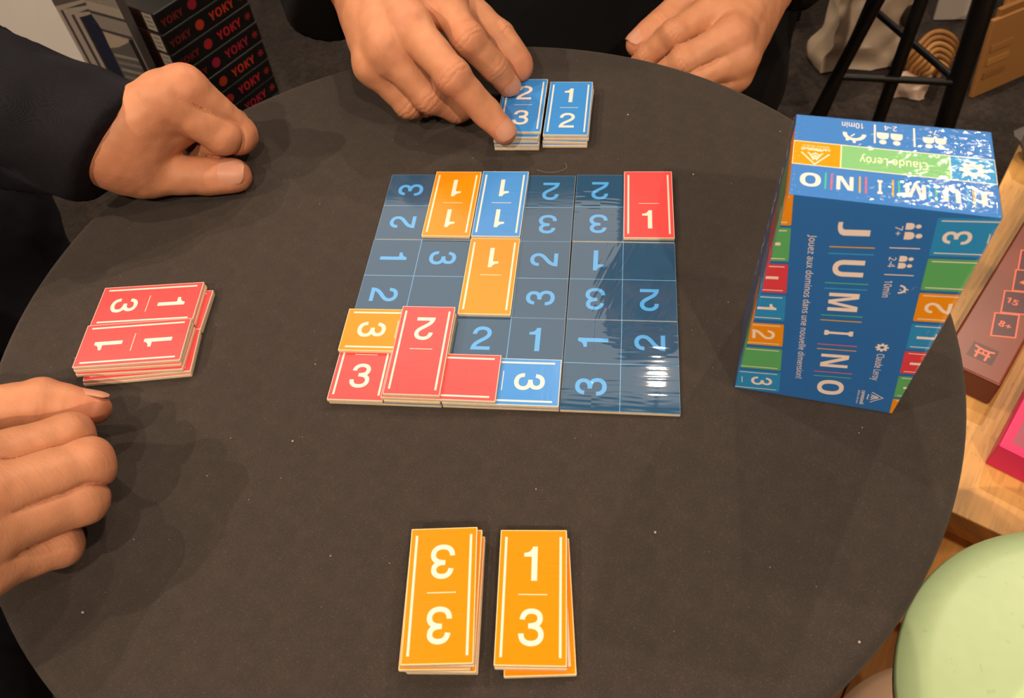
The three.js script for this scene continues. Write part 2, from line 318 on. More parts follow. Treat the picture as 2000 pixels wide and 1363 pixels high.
pile('domino', 'blue', 1, 2, 0, 0.0212, -0.1462, -0.02, [[0.0004, 0.0002, 0.004], [0.0002, 0.001, -0.02], [-0.0008, 0.0016, 0.015]], 'topmost blue domino with 1 and 2 beside the pinched pile', 'blue domino lying under the blue 1 and 2', 'spare blue dominoes by the pinching hand');
pile('domino', 'orange', 3, 3, 180, -0.0132, 0.1852, 0.095, [[0.001, -0.0002, -0.03], [-0.0012, 0.0008, -0.012], [0.0015, 0.0006, -0.04], [0.0016, 0.0004, -0.03]], 'topmost orange domino with two upside-down threes', 'orange domino lying under the double three', 'spare orange dominoes near the table edge');
pile('domino', 'orange', 1, 3, 0, 0.0238, 0.1818, 0.055, [[0.0001, 0.0003, 0.0], [0.0024, 0.0022, 0.05, 2]], 'topmost orange domino with 1 above 3 near the table edge', 'orange domino lying under the 1 and 3', 'spare orange dominoes near the table edge');

// ------------------------------------------------------------------ the upright game box in shrink film
{
  const W = 0.0721, H = 0.1235, D = 0.049, turn = -0.1688;
  const o = thing('game_box', 'upright blue game box in shiny film with JUMINO lettering', 'game box', [0.1137, TOP + 0.0003, 0.0688], turn);
  const C = { o: '#e8920c', g: '#5cab68', r: '#d9404c', b: '#2b8ecb', w: '#eeddd2', bg: '#2c6cb4' };
  const person = (g, x, y, s) => { g.beginPath(); g.arc(x, y - s * 0.62, s * 0.26, 0, 7); g.fill(); g.beginPath(); g.moveTo(x - s * 0.42, y + s * 0.5); g.lineTo(x - s * 0.42, y + s * 0.1); g.quadraticCurveTo(x - s * 0.4, y - s * 0.28, x, y - s * 0.28); g.quadraticCurveTo(x + s * 0.4, y - s * 0.28, x + s * 0.42, y + s * 0.1); g.lineTo(x + s * 0.42, y + s * 0.5); g.fill(); };
  const gear = (g, x, y, r, hole) => { g.beginPath(); g.arc(x, y, r * 0.74, 0, 7); g.fill(); for (let i = 0; i < 8; i++) { g.save(); g.translate(x, y); g.rotate(i * Math.PI / 4); g.fillRect(-r * 0.19, -r, r * 0.38, r * 0.5); g.restore(); } g.fillStyle = hole; g.beginPath(); g.arc(x, y, r * 0.32, 0, 7); g.fill(); g.fillStyle = C.w; };
  const clock = (g, x, y, r) => { g.lineWidth = r * 0.34; g.strokeStyle = C.w; g.beginPath(); g.arc(x, y, r * 0.78, Math.PI * 1.0, Math.PI * 2.05); g.stroke(); g.fillRect(x - r * 0.12, y - r * 1.25, r * 0.24, r * 0.4); g.fillRect(x + r * 0.45, y - r * 1.0, r * 0.24, r * 0.3); g.save(); g.translate(x, y); g.rotate(-0.9); g.fillRect(0, -r * 0.08, r * 0.5, r * 0.12); g.restore(); };
  const logo = (g, x, y, s) => { g.strokeStyle = C.w; g.lineWidth = s * 0.07; g.beginPath(); g.moveTo(x - s * 0.62, y + s * 0.3); g.lineTo(x, y - s * 0.5); g.lineTo(x + s * 0.62, y + s * 0.3); g.stroke(); g.beginPath(); for (let k = 0; k < 3; k++) { const b = y - s * 0.1 + k * s * 0.16, q = s * (0.14 + 0.1 * k); g.moveTo(x - q, b + s * 0.1); g.lineTo(x - q / 2, b - s * 0.06); g.lineTo(x, b + s * 0.08); g.lineTo(x + q / 2, b - s * 0.06); g.lineTo(x + q, b + s * 0.1); } g.stroke(); g.beginPath(); g.moveTo(x - s * 0.32, y + s * 0.52); g.bezierCurveTo(x - s * 0.15, y + s * 0.4, x + s * 0.1, y + s * 0.62, x + s * 0.32, y + s * 0.48); g.stroke(); };
  const fit = (g, s, x, y, width, h, weight = '') => { g.font = weight + ' 100px sans-serif'; const w = g.measureText(s).width; g.save(); g.translate(x, y); g.scale(width / w, h / 72); g.fillText(s, 0, 0); g.restore(); };
  const small = (g, c, x0, x1, y0, y1, n, deg, mid) => { g.fillStyle = C[c]; g.beginPath(); g.roundRect(x0, y0, x1 - x0, y1 - y0, 6); g.fill(); g.fillStyle = C.w; g.fillRect(x0 + 12, y0 + 14, 5, y1 - y0 - 28); g.fillRect(x1 - 17, y0 + 14, 5, y1 - y0 - 28); g.fillStyle = g.strokeStyle = C.w; if (n) digit(g, n, (x0 + x1) / 2, mid, 96, deg); };
  function front(g, w, h) {
    g.fillStyle = C.bg; g.fillRect(0, 0, w, h); g.transform(1, 0, 0.0259, 1, -32, 0);
    g.translate(w, 0); g.rotate(Math.PI / 2); g.rotate(-7.4 * Math.PI / 180);   // the artwork is printed lying on its side, a little askew
    const up = [['b', 8, 194, 3, 180], ['g', 208, 378, 0, 0], ['o', 394, 560, 2, 180], ['b', 577, 738, 1, 0], ['r', 755, 911, 1, 0], ['g', 931, 1093, 1, 0], ['o', 1106, 1262, 2, 0]];
    for (const [c, a, b, n, d] of up) small(g, c, a, b, -110, 170, n, d, 92);
    for (const [a] of [[78]]) { g.fillRect(a, -12, 46, 4); }
    const low = [['o', -90, 63, 1, 0], ['g', 76, 254, 1, 180], ['r', 270, 437, 1, 180], ['b', 452, 612, 1, 0], ['o', 635, 787, 2, 0], ['g', 808, 967, 0, 0], ['b', 984, 1137, 3, 0]];
    for (const [c, a, b, n, d] of low) small(g, c, a, b, 667, 900, n, d, 750);
    g.fillRect(1037, 838, 46, 4);
    g.fillStyle = C.w;
    for (const [s, x0, x1] of [['J', 39, 108], ['U', 232, 325], ['M', 419, 528], ['I', 652, 684], ['N', 815, 908], ['O', 1004, 1120]]) {
      g.font = 'bold 100px sans-serif'; const m = g.measureText(s), ww = m.actualBoundingBoxRight + m.actualBoundingBoxLeft, hh = m.actualBoundingBoxAscent + m.actualBoundingBoxDescent;
      g.save(); g.translate(x0, 500); g.scale((x1 - x0) / ww, 116 / hh); g.fillText(s, m.actualBoundingBoxLeft, -m.actualBoundingBoxDescent); g.restore();
    }
    for (const [x, c] of [[165, '#e0a72e'], [200, '#3aa0dd'], [362, '#4dbb8c'], [394, '#3aa0dd'], [556, '#4dbb8c'], [588, '#e0a72e'], [749, '#e0607c'], [781, '#e0a72e'], [946, '#e0607c'], [979, '#4dbb8c']]) { g.fillStyle = c; g.fillRect(x - 3, 360, 6, 162); }
    g.fillStyle = C.w; fit(g, 'Jouez aux dominos dans une nouvelle dimension!', 110, 598, 905, 27);
    person(g, 52, 250, 38); person(g, 98, 246, 44); person(g, 215, 250, 36); person(g, 251, 250, 36);
    g.fillRect(158, 205, 5, 105); g.fillRect(299, 205, 5, 105);
    fit(g, '7+', 50, 303, 50, 26); fit(g, '2-4', 206, 304, 56, 26); fit(g, '10min', 332, 303, 100, 28); clock(g, 380, 245, 26);
    g.fillStyle = C.w; gear(g, 743, 262, 27, C.bg); fit(g, 'Claude Leroy', 786, 276, 192, 30);
    logo(g, 1110, 244, 64); g.fillStyle = C.w; fit(g, 'carnotaudi', 1062, 306, 112, 17, 'bold'); fit(g, 'éditeur de jeux', 1062, 322, 108, 9);
  }
  function top(g, w, h) {   // canvas top = far edge of the lid
    g.fillStyle = '#3f7bc4'; g.fillRect(0, 0, w, h);
    const y1 = h * 0.345, y2 = h * 0.63;
    g.fillStyle = '#ec930f'; g.fillRect(0, y1, w * 0.245, y2 - y1); g.fillStyle = '#7cb980'; g.fillRect(w * 0.245, y1, w * 0.538, y2 - y1); g.fillStyle = '#3a93d0'; g.fillRect(w * 0.783, y1, w * 0.217, y2 - y1);
    g.strokeStyle = '#f1e3c9'; g.lineWidth = 4; for (const [a, b] of [[0, 0.245], [0.245, 0.783], [0.783, 1]]) g.strokeRect(a * w, y1, (b - a) * w, y2 - y1);
    g.translate(w, h); g.rotate(Math.PI);   // lettering reads from the far side
    g.fillStyle = C.w;
    for (const [s, cx, ww] of [['J', 0.055, 42], ['U', 0.22, 58], ['M', 0.39, 70], ['I', 0.56, 18], ['N', 0.73, 60], ['O', 0.9, 76]]) {
      g.font = 'bold 100px sans-serif'; const m = g.measureText(s), a = m.actualBoundingBoxRight + m.actualBoundingBoxLeft, hh = m.actualBoundingBoxAscent + m.actualBoundingBoxDescent;
      g.save(); g.translate(cx * w - ww / 2, h * 0.275); g.scale(ww / a, 78 / hh); g.fillText(s, m.actualBoundingBoxLeft, -m.actualBoundingBoxDescent); g.restore();
    }
    [['#e0a72e', 0.118], ['#3aa0dd', 0.145], ['#4dbb8c', 0.293], ['#3aa0dd', 0.323], ['#4dbb8c', 0.468], ['#e0a72e', 0.497], ['#e0607c', 0.627], ['#e0a72e', 0.657], ['#e0607c', 0.795], ['#4dbb8c', 0.825]].forEach(([c, x]) => { g.fillStyle = c; g.fillRect(x * w - 3, h * 0.105, 6, h * 0.19); });
    g.fillStyle = C.w; gear(g, w * 0.107, h * 0.51, 48, '#3a93d0'); g.fillStyle = '#f0ead0'; fit(g, 'Claude Leroy', w * 0.32, h * 0.54, w * 0.34, 44);
    logo(g, w * 0.885, h * 0.47, 84); g.fillStyle = C.w; fit(g, 'carnotaudi', w * 0.81, h * 0.585, w * 0.15, 18, 'bold'); fit(g, 'éditeur de jeux', w * 0.815, h * 0.615, w * 0.14, 9);
    g.fillStyle = C.w; g.fillRect(w * 0.585 - 3, h * 0.72, 7, h * 0.24); g.fillRect(w * 0.385 - 3, h * 0.72, 7, h * 0.24);
    person(g, w * 0.255, h * 0.81, 48); person(g, w * 0.315, h * 0.81, 48); person(g, w * 0.475, h * 0.81, 52); person(g, w * 0.545, h * 0.81, 52); clock(g, w * 0.69, h * 0.815, 46);
    g.fillStyle = C.w; fit(g, '10min', w * 0.64, h * 0.96, w * 0.12, 34); fit(g, '2-4', w * 0.47, h * 0.96, w * 0.07, 30); fit(g, '7+', w * 0.265, h * 0.96, w * 0.05, 30);
  }
  function side(g, w, h) {   // left face: x from the far edge to the front edge
    g.fillStyle = '#2a5c9c'; g.fillRect(0, 0, w, h);
    const strips = [['o', -0.05, 0.1], ['g', 0.105, 0.26], ['r', 0.275, 0.41], ['b', 0.425, 0.55], ['o', 0.57, 0.69], ['g', 0.71, 0.83], ['b', 0.85, 0.98]];
    strips.forEach(([c, a, b], i) => { const reach = w * (0.86 - 0.1 * i), k = 0.15 * w; g.fillStyle = C[c]; g.beginPath(); g.moveTo(w, a * h); g.lineTo(w - reach, a * h - k * 0.5); g.lineTo(w - reach, b * h - k * 0.5); g.lineTo(w, b * h); g.fill();
      g.fillStyle = C.w; g.fillRect(w - reach + 10, a * h + 8 - k * 0.4, reach - 12, 3); if (i > 0 && i < 4) digit(g, 1, w - reach * 0.4, (a + b) / 2 * h - k * 0.2, 60, 90); });
    g.save(); g.translate(w * 0.02, h * 0.12); g.rotate(Math.PI / 2); g.fillStyle = C.w; fit(g, 'J U M I N O', 0, -8, h * 0.62, 44, 'bold'); g.restore();
  }
  const film = (m) => phys(0xffffff, 0.75, { map: m, specularIntensity: 0.25 });
  {
    const tf = canvasTexture(721, 1235, front), tt = canvasTexture(721, 490, top), ts = canvasTexture(490, 1235, side); tf.anisotropy = tt.anisotropy = 8;
    const plain = film(canvasTexture(64, 64, (g, w, h) => { g.fillStyle = '#2a5c9c'; g.fillRect(0, 0, w, h); }));
    const mats = [plain, film(ts), film(tt), plain, film(tf), plain];
    const skew = (g) => { const p = g.attributes.position; for (let i = 0; i < p.count; i++) { const y = p.getY(i) + H / 2, z = p.getZ(i); const bulge = 0.0016 * Math.sin(Math.PI * Math.min(1, Math.max(0, y / H))); p.setX(i, p.getX(i) + 0.0032 * y / H); p.setZ(i, z + (z > 0 ? 1 : -1) * bulge * 0.5); } g.translate(W / 2, H / 2, -D / 2); g.computeVertexNormals(); return g; };
    const carton = new THREE.BoxGeometry(W, H, D, 6, 10, 6);
    mesh('carton', skew(carton), mats, o);
    const filmMat = new THREE.MeshPhysicalMaterial({ color: 0xffffff, roughness: 0.07, transmission: 1, thickness: 0, ior: 1.5, bumpMap: repeated(wrapBump, 1.3, 1.3), bumpScale: 0.00017 });
    const wrap = new RoundedBoxGeometry(W + 0.0018, H + 0.0012, D + 0.0018, 3, 0.0022);
    { const p = wrap.attributes.position; for (let i = 0; i < p.count; i++) if (p.getY(i) < 0) p.setY(i, p.getY(i) + 0.0004); }
    const wm = mesh('shrink_film', skew(wrap), filmMat, o);
    tag(wm, 'clear wrinkled shrink film');
  }
}

// ------------------------------------------------------------------ wooden podium, display bench and what lies on it
const woodMat = std(0xffffff, 0.5, { map: repeated(woodMap, 1.6, 1.6) });
const benchTurn = -0.5028;   // its front edge runs along (0.876, 0, 0.482)
const BE = [0.876, 0.482], BA = [0.503, -0.864];
{
  const corner = [0.2685, -0.0655], plan = (a, b) => [corner[0] + BE[0] * a + BA[0] * b, corner[1] + BE[1] * a + BA[1] * b];
  const o = thing('display_bench', 'low light wooden display bench beside the round table', 'bench', [corner[0], 0, corner[1]], benchTurn);
  const woods = [0xffffff, 0xf6efe2, 0xfff3df].map((c, i) => { const t = repeated(woodMap, 1.3, 1.3); t.offset.set(0.31 * i, 0.27 * i); return std(c, 0.45, { map: t }); });
  const len = 0.62;
  const slab = (w, h, d, x, y, z) => { const g = rbox(w, h, d, 0.0015, x, y, z); return uvMetres(g, (px, py, pz) => pz * 1.0 + 0.3 * py, (px, py, pz) => px + py); };
  for (let i = 0; i < 3; i++) mesh('top_board', slab(0.1988, 0.018, len, 0.1 + i * 0.2, 0.291, -len / 2), woods[i], o);
  for (const [x, z] of [[0.03, -0.03], [0.57, -0.03], [0.03, -len + 0.03], [0.57, -len + 0.03]]) mesh('leg', slab(0.04, 0.282 - 0.012, 0.04, x, 0.012 + 0.135, z), woods[1], o);
  mesh('front_rail', slab(0.5, 0.045, 0.016, 0.3, 0.2595, -0.03), woods[0], o);
  mesh('side_rail', slab(0.016, 0.045, len - 0.1, 0.03, 0.2595, -len / 2), woods[2], o);
  // podium of planks under bench and stool
  const p = thing('wooden_podium', 'flat light wooden plank podium under the bench and green stool', 'podium', [corner[0], 0, corner[1]], benchTurn);
  for (let i = 0; i < 9; i++) mesh('plank', slab(0.0985, 0.012, 1.25, 0.03 + i * 0.1, 0.006, 0.0), woods[i % 3], p);
  // brown game box
  const y0 = 0.3003;
  const brown = canvasTexture(260, 1500, (g, w, h) => {
    g.fillStyle = '#7a3a2b'; g.fillRect(0, 0, w, h);
    g.strokeStyle = '#e8694e'; g.lineWidth = 7; g.font = 'bold 52px sans-serif'; g.textAlign = 'center'; g.textBaseline = 'middle';
    const dia = (x, y, t) => { g.save(); g.translate(x, y); g.beginPath(); g.moveTo(-62, -48); g.lineTo(30, -94); g.lineTo(62, 48); g.lineTo(-30, 94); g.closePath(); g.fillStyle = '#4a1f2a'; g.fill(); g.stroke(); g.restore(); g.fillStyle = '#e8694e'; if (t) g.fillText(t, x, y); else { g.beginPath(); g.arc(x, y - 18, 13, 0, 7); g.fill(); g.beginPath(); g.moveTo(x - 22, y + 28); g.quadraticCurveTo(x, y - 30, x + 22, y + 28); g.fill(); } };
    dia(118, h - 812, null); dia(142, h - 668, null); dia(146, h - 505, '15\u25cb'); dia(158, h - 345, '8+');
    g.translate(80, h - 178); g.fillStyle = '#4a1f1f'; g.fillRect(0, 0, 112, 96); g.fillStyle = '#e8694e'; g.beginPath(); g.moveTo(12, 14); g.quadraticCurveTo(56, 30, 100, 14); g.lineTo(98, 26); g.quadraticCurveTo(56, 40, 14, 26); g.fill(); g.fillRect(22, 48, 68, 9); g.fillRect(30, 30, 10, 56); g.fillRect(72, 30, 10, 56); g.fillRect(52, 36, 8, 16);
  });
  const dark = std(0x5c2a20, 0.4);
  const at = (a, b) => plan(a, b);
  const b1 = thing('game_box', 'brown game box with orange diamonds and a gate emblem on the bench', 'game box', [0.387, y0, -0.137], -0.5028 - 0.08);
  { const w = 0.052, d = 0.3, h = 0.03; const g = rbox(w, h, d, 0.0025, 0, h / 2, 0); const gg = g; 
    gg.translate(-w / 2, 0, -d / 2);
    mesh('carton', gg, [dark, dark, phys(0xffffff, 0.35, { map: brown }), dark, dark, dark], b1); }
  const b2 = thing('game_box', 'pink edged game box with mauve cover on the bench', 'game box', [0.3695, y0, -0.0772], -0.5028 - 0.08);
  { const w = 0.2, d = 0.2, h = 0.03; const pink = std(0xd81f64, 0.4), cover = canvasTexture(256, 256, (g, s) => { g.fillStyle = '#d81f64'; g.fillRect(0, 0, s, s); g.fillStyle = '#a34a60'; g.fillRect(10, 0, s, s - 10); });
    mesh('carton', rbox(w, h, d, 0.002, w / 2, h / 2, -d / 2), [pink, pink, std(0xffffff, 0.4, { map: cover }), pink, pink, pink], b2); }
  const rock = new THREE.IcosahedronGeometry(0.03, 3); { const q = rock.attributes.position; for (let i = 0; i < q.count; i++) { const k = 1 + 0.25 * noise3(q.getX(i) * 70, q.getY(i) * 70, q.getZ(i) * 70); q.setXYZ(i, q.getX(i) * k, q.getY(i) * k * 0.8, q.getZ(i) * k); } rock.computeVertexNormals(); }
  const s = thing('game_figure', 'small grey rough figure standing at the back of the bench', 'figure', [0.525, y0 + 0.024, -0.478]); mesh('body', rock, std(0x6f6a66, 0.9), s);
}
// mint green stool
{
  const o = thing('round_stool', 'round stool with a mint green domed seat and beige body', 'stool', [0.331, 0.0125, 0.170]);
  const green = dataTexture(256, (u, v) => { const k = 1 + 0.02 * (nA(u * 40, v * 40, 40) - 0.5) - (nB(u * 60, v * 60, 60) > 0.93 ? 0.05 : 0); return [188 * k, 214 * k, 162 * k]; });
  const R = 0.1145, seat = [];
  for (let i = 0; i <= 14; i++) { const t = i / 14; seat.push([Math.max(0.0001, R * t), 0.452 - 0.016 * t * t - (t > 0.9 ? 0.6 * (t - 0.9) ** 2 : 0)]); }
  const rimY = seat[seat.length - 1][1];
  mesh('seat', uvMetres(lathe([...seat, [R + 0.0012, rimY - 0.003], [R + 0.0006, rimY - 0.006]].reverse(), 96), (x, y, z) => x * 5, (x, y, z) => z * 5), phys(0xffffff, 0.42, { map: green, clearcoat: 0.15, clearcoatRoughness: 0.4 }), o);
  const beige = std(0xc9a78a, 0.55);
  mesh('seat_rim', lathe([[0.06, rimY - 0.03], [R - 0.01, rimY - 0.022], [R - 0.001, rimY - 0.014], [R + 0.0008, rimY - 0.006], [R, rimY - 0.0055]], 96), beige, o);
  mesh('body', lathe([[0.0001, 0], [0.1, 0], [0.108, 0.01], [0.111, 0.1], [0.109, 0.19], [0.1, 0.215], [0.08, 0.228], [0.05, 0.24], [0.045, 0.3], [0.05, 0.37], [0.07, 0.408]], 96), beige, o);
}

// ------------------------------------------------------------------ stack of game boxes beyond the table
{
  const cx = -0.525, cz = -0.6, turn = 1.0996;   // right face runs along (0.454, 0, -0.891)
  const DR = [0.454, -0.891], DL = [-0.891, -0.454], RW = 0.145, LW = 0.20, HT = 0.0285;
  const spines = [0, 1, 2].map((k) => canvasTexture(512, 104, (g, w, h) => {
    g.fillStyle = '#0c0a0a'; g.fillRect(0, 0, w, h); g.fillStyle = '#2c2b2b'; g.fillRect(0, 0, w, 7);
    const red = ['#a81d26', '#ae2f1a', '#981830'][k];
    g.fillStyle = red; g.font = 'bold 62px sans-serif'; g.fillText('YOKY', 270, 80);
    g.fillStyle = ['#8e1f22', '#9a3018', '#83182a'][k]; for (let i = 0; i < 7; i++) { g.save(); g.translate(205, 58); g.rotate(i * 0.9); g.fillRect(-5, -26, 10, 52); g.restore(); }
    g.fillStyle = '#6c1a1c'; g.font = 'bold 50px sans-serif'; g.fillText('YOKY', 18, 78);
    g.fillStyle = '#7a1c20'; for (let i = 0; i < 6; i++) { g.save(); g.translate(476, 56); g.rotate(i * 1.05); g.fillRect(-4, -20, 8, 40); g.restore(); }
  }));
  const longs = canvasTexture(512, 80, (g, w, h) => {
    g.fillStyle = '#2e1a15'; g.fillRect(0, 0, w, h);
    for (let i = 0; i < 60; i++) { g.fillStyle = i % 2 ? 'rgba(70,34,26,0.5)' : 'rgba(16,9,8,0.5)'; g.fillRect(rnd() * w, rnd() * h, 60 + 120 * rnd(), 2 + 6 * rnd()); }
    g.fillStyle = '#d9978a'; g.beginPath(); g.arc(352, 40, 13, 0, 7); g.fill();
    g.fillStyle = '#0c0a0a'; g.fillRect(w - 12, 0, 12, h); g.fillStyle = '#a49c90'; g.fillRect(w - 62, 5, 48, h - 12); g.fillStyle = '#5c564e'; for (let i = 0; i < 3; i++) g.fillRect(w - 54, 18 + i * 18, 30, 5);
  });
  const black = std(0x0b0a0a, 0.45), longMat = std(0xffffff, 0.5, { map: longs });
  const spineMats = spines.map((t) => std(0xffffff, 0.45, { map: t }));
  const geo = rbox(RW, HT - 0.0006, LW, 0.0012, RW / 2, HT / 2, -LW / 2 * -1 * -1);
  // own axes: x along the right face, -z ... the long face looks to the left
  for (let i = 0; i < 15; i++) {
    const b = thing('game_box', 'black game box with red spine lettering, ' + RANK[14 - i] + ' of the tall stack', 'game box', [cx + 0.002 * (rnd() - 0.5), i * HT + 0.0004, cz + 0.002 * (rnd() - 0.5)], turn + 0.012 * (rnd() - 0.5), 'stack of black game boxes');
    mesh('carton', geo, [black, longMat, black, black, spineMats[i % 3], black], b);
  }
  // grey picture panel, a print of stone arches
  const art = canvasTexture(471, 900, (g, w, h) => {
    const X = (q) => (0.19 - q) * 3000, Y = (q) => (0.48 - q) * 3000, poly = (c, ...p) => { g.fillStyle = c; g.beginPath(); p.forEach(([a, b], k) => (k ? g.lineTo(X(a), Y(b)) : g.moveTo(X(a), Y(b)))); g.closePath(); g.fill(); };
    g.fillStyle = '#57504d'; g.fillRect(0, 0, w, h);
    const light = '#a3978b', mid = '#8b8178', darkc = '#403a3f';
    poly(mid, [0.1, 0.48], [0.033, 0.48], [0.033, 0.19], [0.1, 0.19]);
    [[0.19, 0.404, light], [0.181, 0.4005, darkc], [0.174, 0.4035, light], [0.159, 0.3985, darkc], [0.151, 0.4035, light], [0.141, 0.4, '#332c2e']].forEach(([a, b, c], k) => poly(c, [a, 0.18], [a, b], [0.103, 0.434 - 0.0042 * k], [0.103, 0.18]));
    poly('#141a33', [0.136, 0.18], [0.136, 0.401], [0.106, 0.413], [0.094, 0.395], [0.1, 0.345], [0.108, 0.18]);
    poly(mid, [0.107, 0.414], [0.033, 0.418], [0.033, 0.398], [0.1, 0.394]); poly(darkc, [0.108, 0.4185], [0.033, 0.4225], [0.033, 0.4185], [0.107, 0.414]); poly(light, [0.105, 0.432], [0.033, 0.436], [0.033, 0.4225], [0.107, 0.4185]);
    poly(darkc, [0.1, 0.394], [0.035, 0.398], [0.035, 0.394], [0.1, 0.39]);
    poly('#ab9a88', [0.1, 0.39], [0.044, 0.391], [0.055, 0.384], [0.08, 0.372], [0.102, 0.365]);
    poly('#585450', [0.102, 0.365], [0.08, 0.372], [0.055, 0.384], [0.044, 0.391], [0.04, 0.18], [0.11, 0.18]);
    for (let k = 0; k < 5; k++) poly(k % 2 ? '#77726b' : '#8a847c', [0.1, 0.358 - 0.011 * k], [0.046, 0.364 - 0.011 * k], [0.046, 0.36 - 0.011 * k], [0.1, 0.353 - 0.011 * k]);
    poly('#131114', [0.047, 0.392], [0.036, 0.394], [0.033, 0.18], [0.043, 0.18]);
    g.globalAlpha = 0.1; for (let k = 0; k < 300; k++) { g.fillStyle = k % 2 ? '#fff' : '#000'; g.fillRect(rnd() * w, rnd() * h, 4 + 22 * rnd(), 2 + 3 * rnd()); }
  });
  const px = cx + DL[0] * 0.033 + DR[0] * -0.0075, pz = cz + DL[1] * 0.033 + DR[1] * -0.0075;
  const o = thing('picture_panel', 'tall grey panel with a print of stone arches beside the box stack', 'display panel', [px, 0.0005, pz], turn);
  const W = 0.157, H = 0.48, shade = std(0x4d4644, 0.8);
  mesh('board', rbox(0.011, H, W, 0.001, -0.0062, H / 2, -W / 2), shade, o);
  mesh('print', boxGeo(0.0006, 0.3, W - 0.002, -0.0122, H - 0.15, -W / 2), [shade, std(0xffffff, 0.6, { map: art }), shade, shade, shade, shade], o);
  // white plinth
  const w = thing('display_plinth', 'tall white painted display plinth behind the picture panel', 'plinth', [cx + DL[0] * 0.205, 0.0005, cz + DL[1] * 0.205], turn);
  mesh('body', rbox(0.12, 0.9, 0.6, 0.003, 0.06, 0.47, -0.3), std(0xf4eee6, 0.6), w);
  mesh('foot', boxGeo(0.11, 0.02, 0.58, 0.06, 0.01, -0.3), shade, w);
}

// ------------------------------------------------------------------ clutter behind the players
{
  const black = std(0x0d0c0c, 0.45, { metalness: 0.3 });
  const s = thing('bar_stool', 'black metal bar stool with splayed legs behind the game box', 'stool', [0, 0, 0]);
  mesh('leg', rod([0.287, 0, -0.70], [0.452, 0.73, -0.70], 0.0085), black, s);
  mesh('leg', rod([0.4135, 0, -0.70], [0.44, 0.73, -0.72], 0.0085), black, s);
  mesh('leg', rod([0.522, 0, -0.70], [0.478, 0.73, -0.71], 0.0135), black, s);
  mesh('leg', rod([0.40, 0, -0.93], [0.45, 0.73, -0.78], 0.0085), black, s);
  mesh('footrest', mergeGeometries([rod([0.345, 0.262, -0.7], [0.506, 0.25, -0.7], 0.005), rod([0.345, 0.262, -0.7], [0.418, 0.262, -0.875], 0.005), rod([0.506, 0.25, -0.7], [0.418, 0.262, -0.875], 0.005)]), black, s);
  mesh('seat', new THREE.CylinderGeometry(0.15, 0.15, 0.03, 48).translate(0.455, 0.745, -0.74), black, s);
  // crumpled white carrier bags
  const crumple = (w, h, d, amp, f, sx) => {
    const g = new THREE.BoxGeometry(w, h, d, 26, 26, 14), p = g.attributes.position;
    for (let i = 0; i < p.count; i++) { let x = p.getX(i), y = p.getY(i), z = p.getZ(i); const k = 1 - 0.35 * Math.max(0, y / h) ** 2;
      const a = amp * (1 - Math.abs(noise3(x * f + sx, y * f, z * f)) * 2), b = amp * noise3(x * f * 2.3, y * f * 2.3 + sx, z * f * 2.3); x += a * 0.7; z = z * k + a + b * 0.7; y += b * 0.6; p.setXYZ(i, x, Math.max(y + h / 2, 0.001), z); }
    g.computeVertexNormals(); return g;
  };
  const bagMat = phys(0xc9b39a, 0.55, { side: THREE.DoubleSide });
  const bag = thing('carrier_bag', 'crumpled off-white carrier bag standing behind the black bar stool', 'bag', [0.505, 0.001, -1.15], 0.2);
  mesh('bag_body', crumple(0.17, 0.27, 0.06, 0.014, 17, 2.7), bagMat, bag);
  mesh('handle', tube([[-0.04, 0.26, 0], [-0.03, 0.32, 0.01], [0.02, 0.33, 0.01], [0.04, 0.26, 0]], 0.005), bagMat, bag);
  mesh('handle_opening', new THREE.SphereGeometry(1, 20, 12).scale(0.014, 0.022, 0.006).translate(0.052, 0.105, 0.044), std(0x2c1e12, 0.9), bag);
  const bag2 = thing('carrier_bag', 'small pale crumpled bag lying in front of the kraft paper bags', 'bag', [0.572, 0.001, -1.04], -0.2);
  mesh('bag_body', crumple(0.06, 0.035, 0.035, 0.008, 30, 9.1), phys(0xc2a894, 0.55, { side: THREE.DoubleSide }), bag2);
  // kraft bags in a bundle: each folded bag is a sheet
  const kraft = [0x9a6a32, 0x8a5c28, 0xa8763c].map((c) => std(c, 0.8));
  for (let i = 0; i < 7; i++) {
    const b = thing('paper_bag', i === 0 ? 'folded kraft paper bag forming the front of the bundle behind the bar stool' : 'kraft paper bag, number ' + ['', 'two', 'three', 'four', 'five', 'six', 'seven'][i] + ' behind the front of the kraft bundle', 'paper bag', [0.742 + 0.0062 * i, 0.001, -1.062 - 0.0097 * i], 0.57, 'bundle of kraft paper bags');
    const hh = 0.142 + 0.004 * ((i * 3) % 4), g = rbox(0.19 - 0.006 * ((i * 2) % 3), hh, 0.009, 0.002, 0.02, hh / 2, 0); b.rotation.order = 'YXZ'; b.rotation.x = -0.12; b.position.y = 0.0015;
    mesh('sheet', g, kraft[i % 3], b);
    if (i < 1) for (const i of [0, 1, 2]) mesh('fold', (() => { const q = rbox(0.05, 0.012, 0.004, 0.001, -0.04, 0.04 + 0.025 * i, 0.006); return q; })(), kraft[(i + 1) % 3], b);
  }
  for (let i = 0; i < 6; i++) {
    const r = 0.044 - 0.0055 * i;
    const h = thing('twisted_paper_handle', ['widest', 'second widest', 'third widest', 'third smallest', 'second smallest', 'smallest'][i] + ' coiled kraft paper handle beside the kraft paper bags', 'bag handle', [0.606, 0.05, -1.075 + 0.010 * i], 0.3, 'coiled kraft paper handles');
    const pts = []; for (let k = 0; k <= 14; k++) { const a = 0.3 + k / 14 * 5.2; pts.push([r * 1.05 * Math.cos(a), r * Math.sin(a) + 0.002, 0.006 * Math.sin(3 * a)]); }
    mesh('cord', tube(pts, 0.0042, 40, 7), kraft[i % 3], h);
  }
  // dark flight cases
  const caseMat = std(0x151213, 0.45), trim = std(0x77736e, 0.35, { metalness: 0.7 });
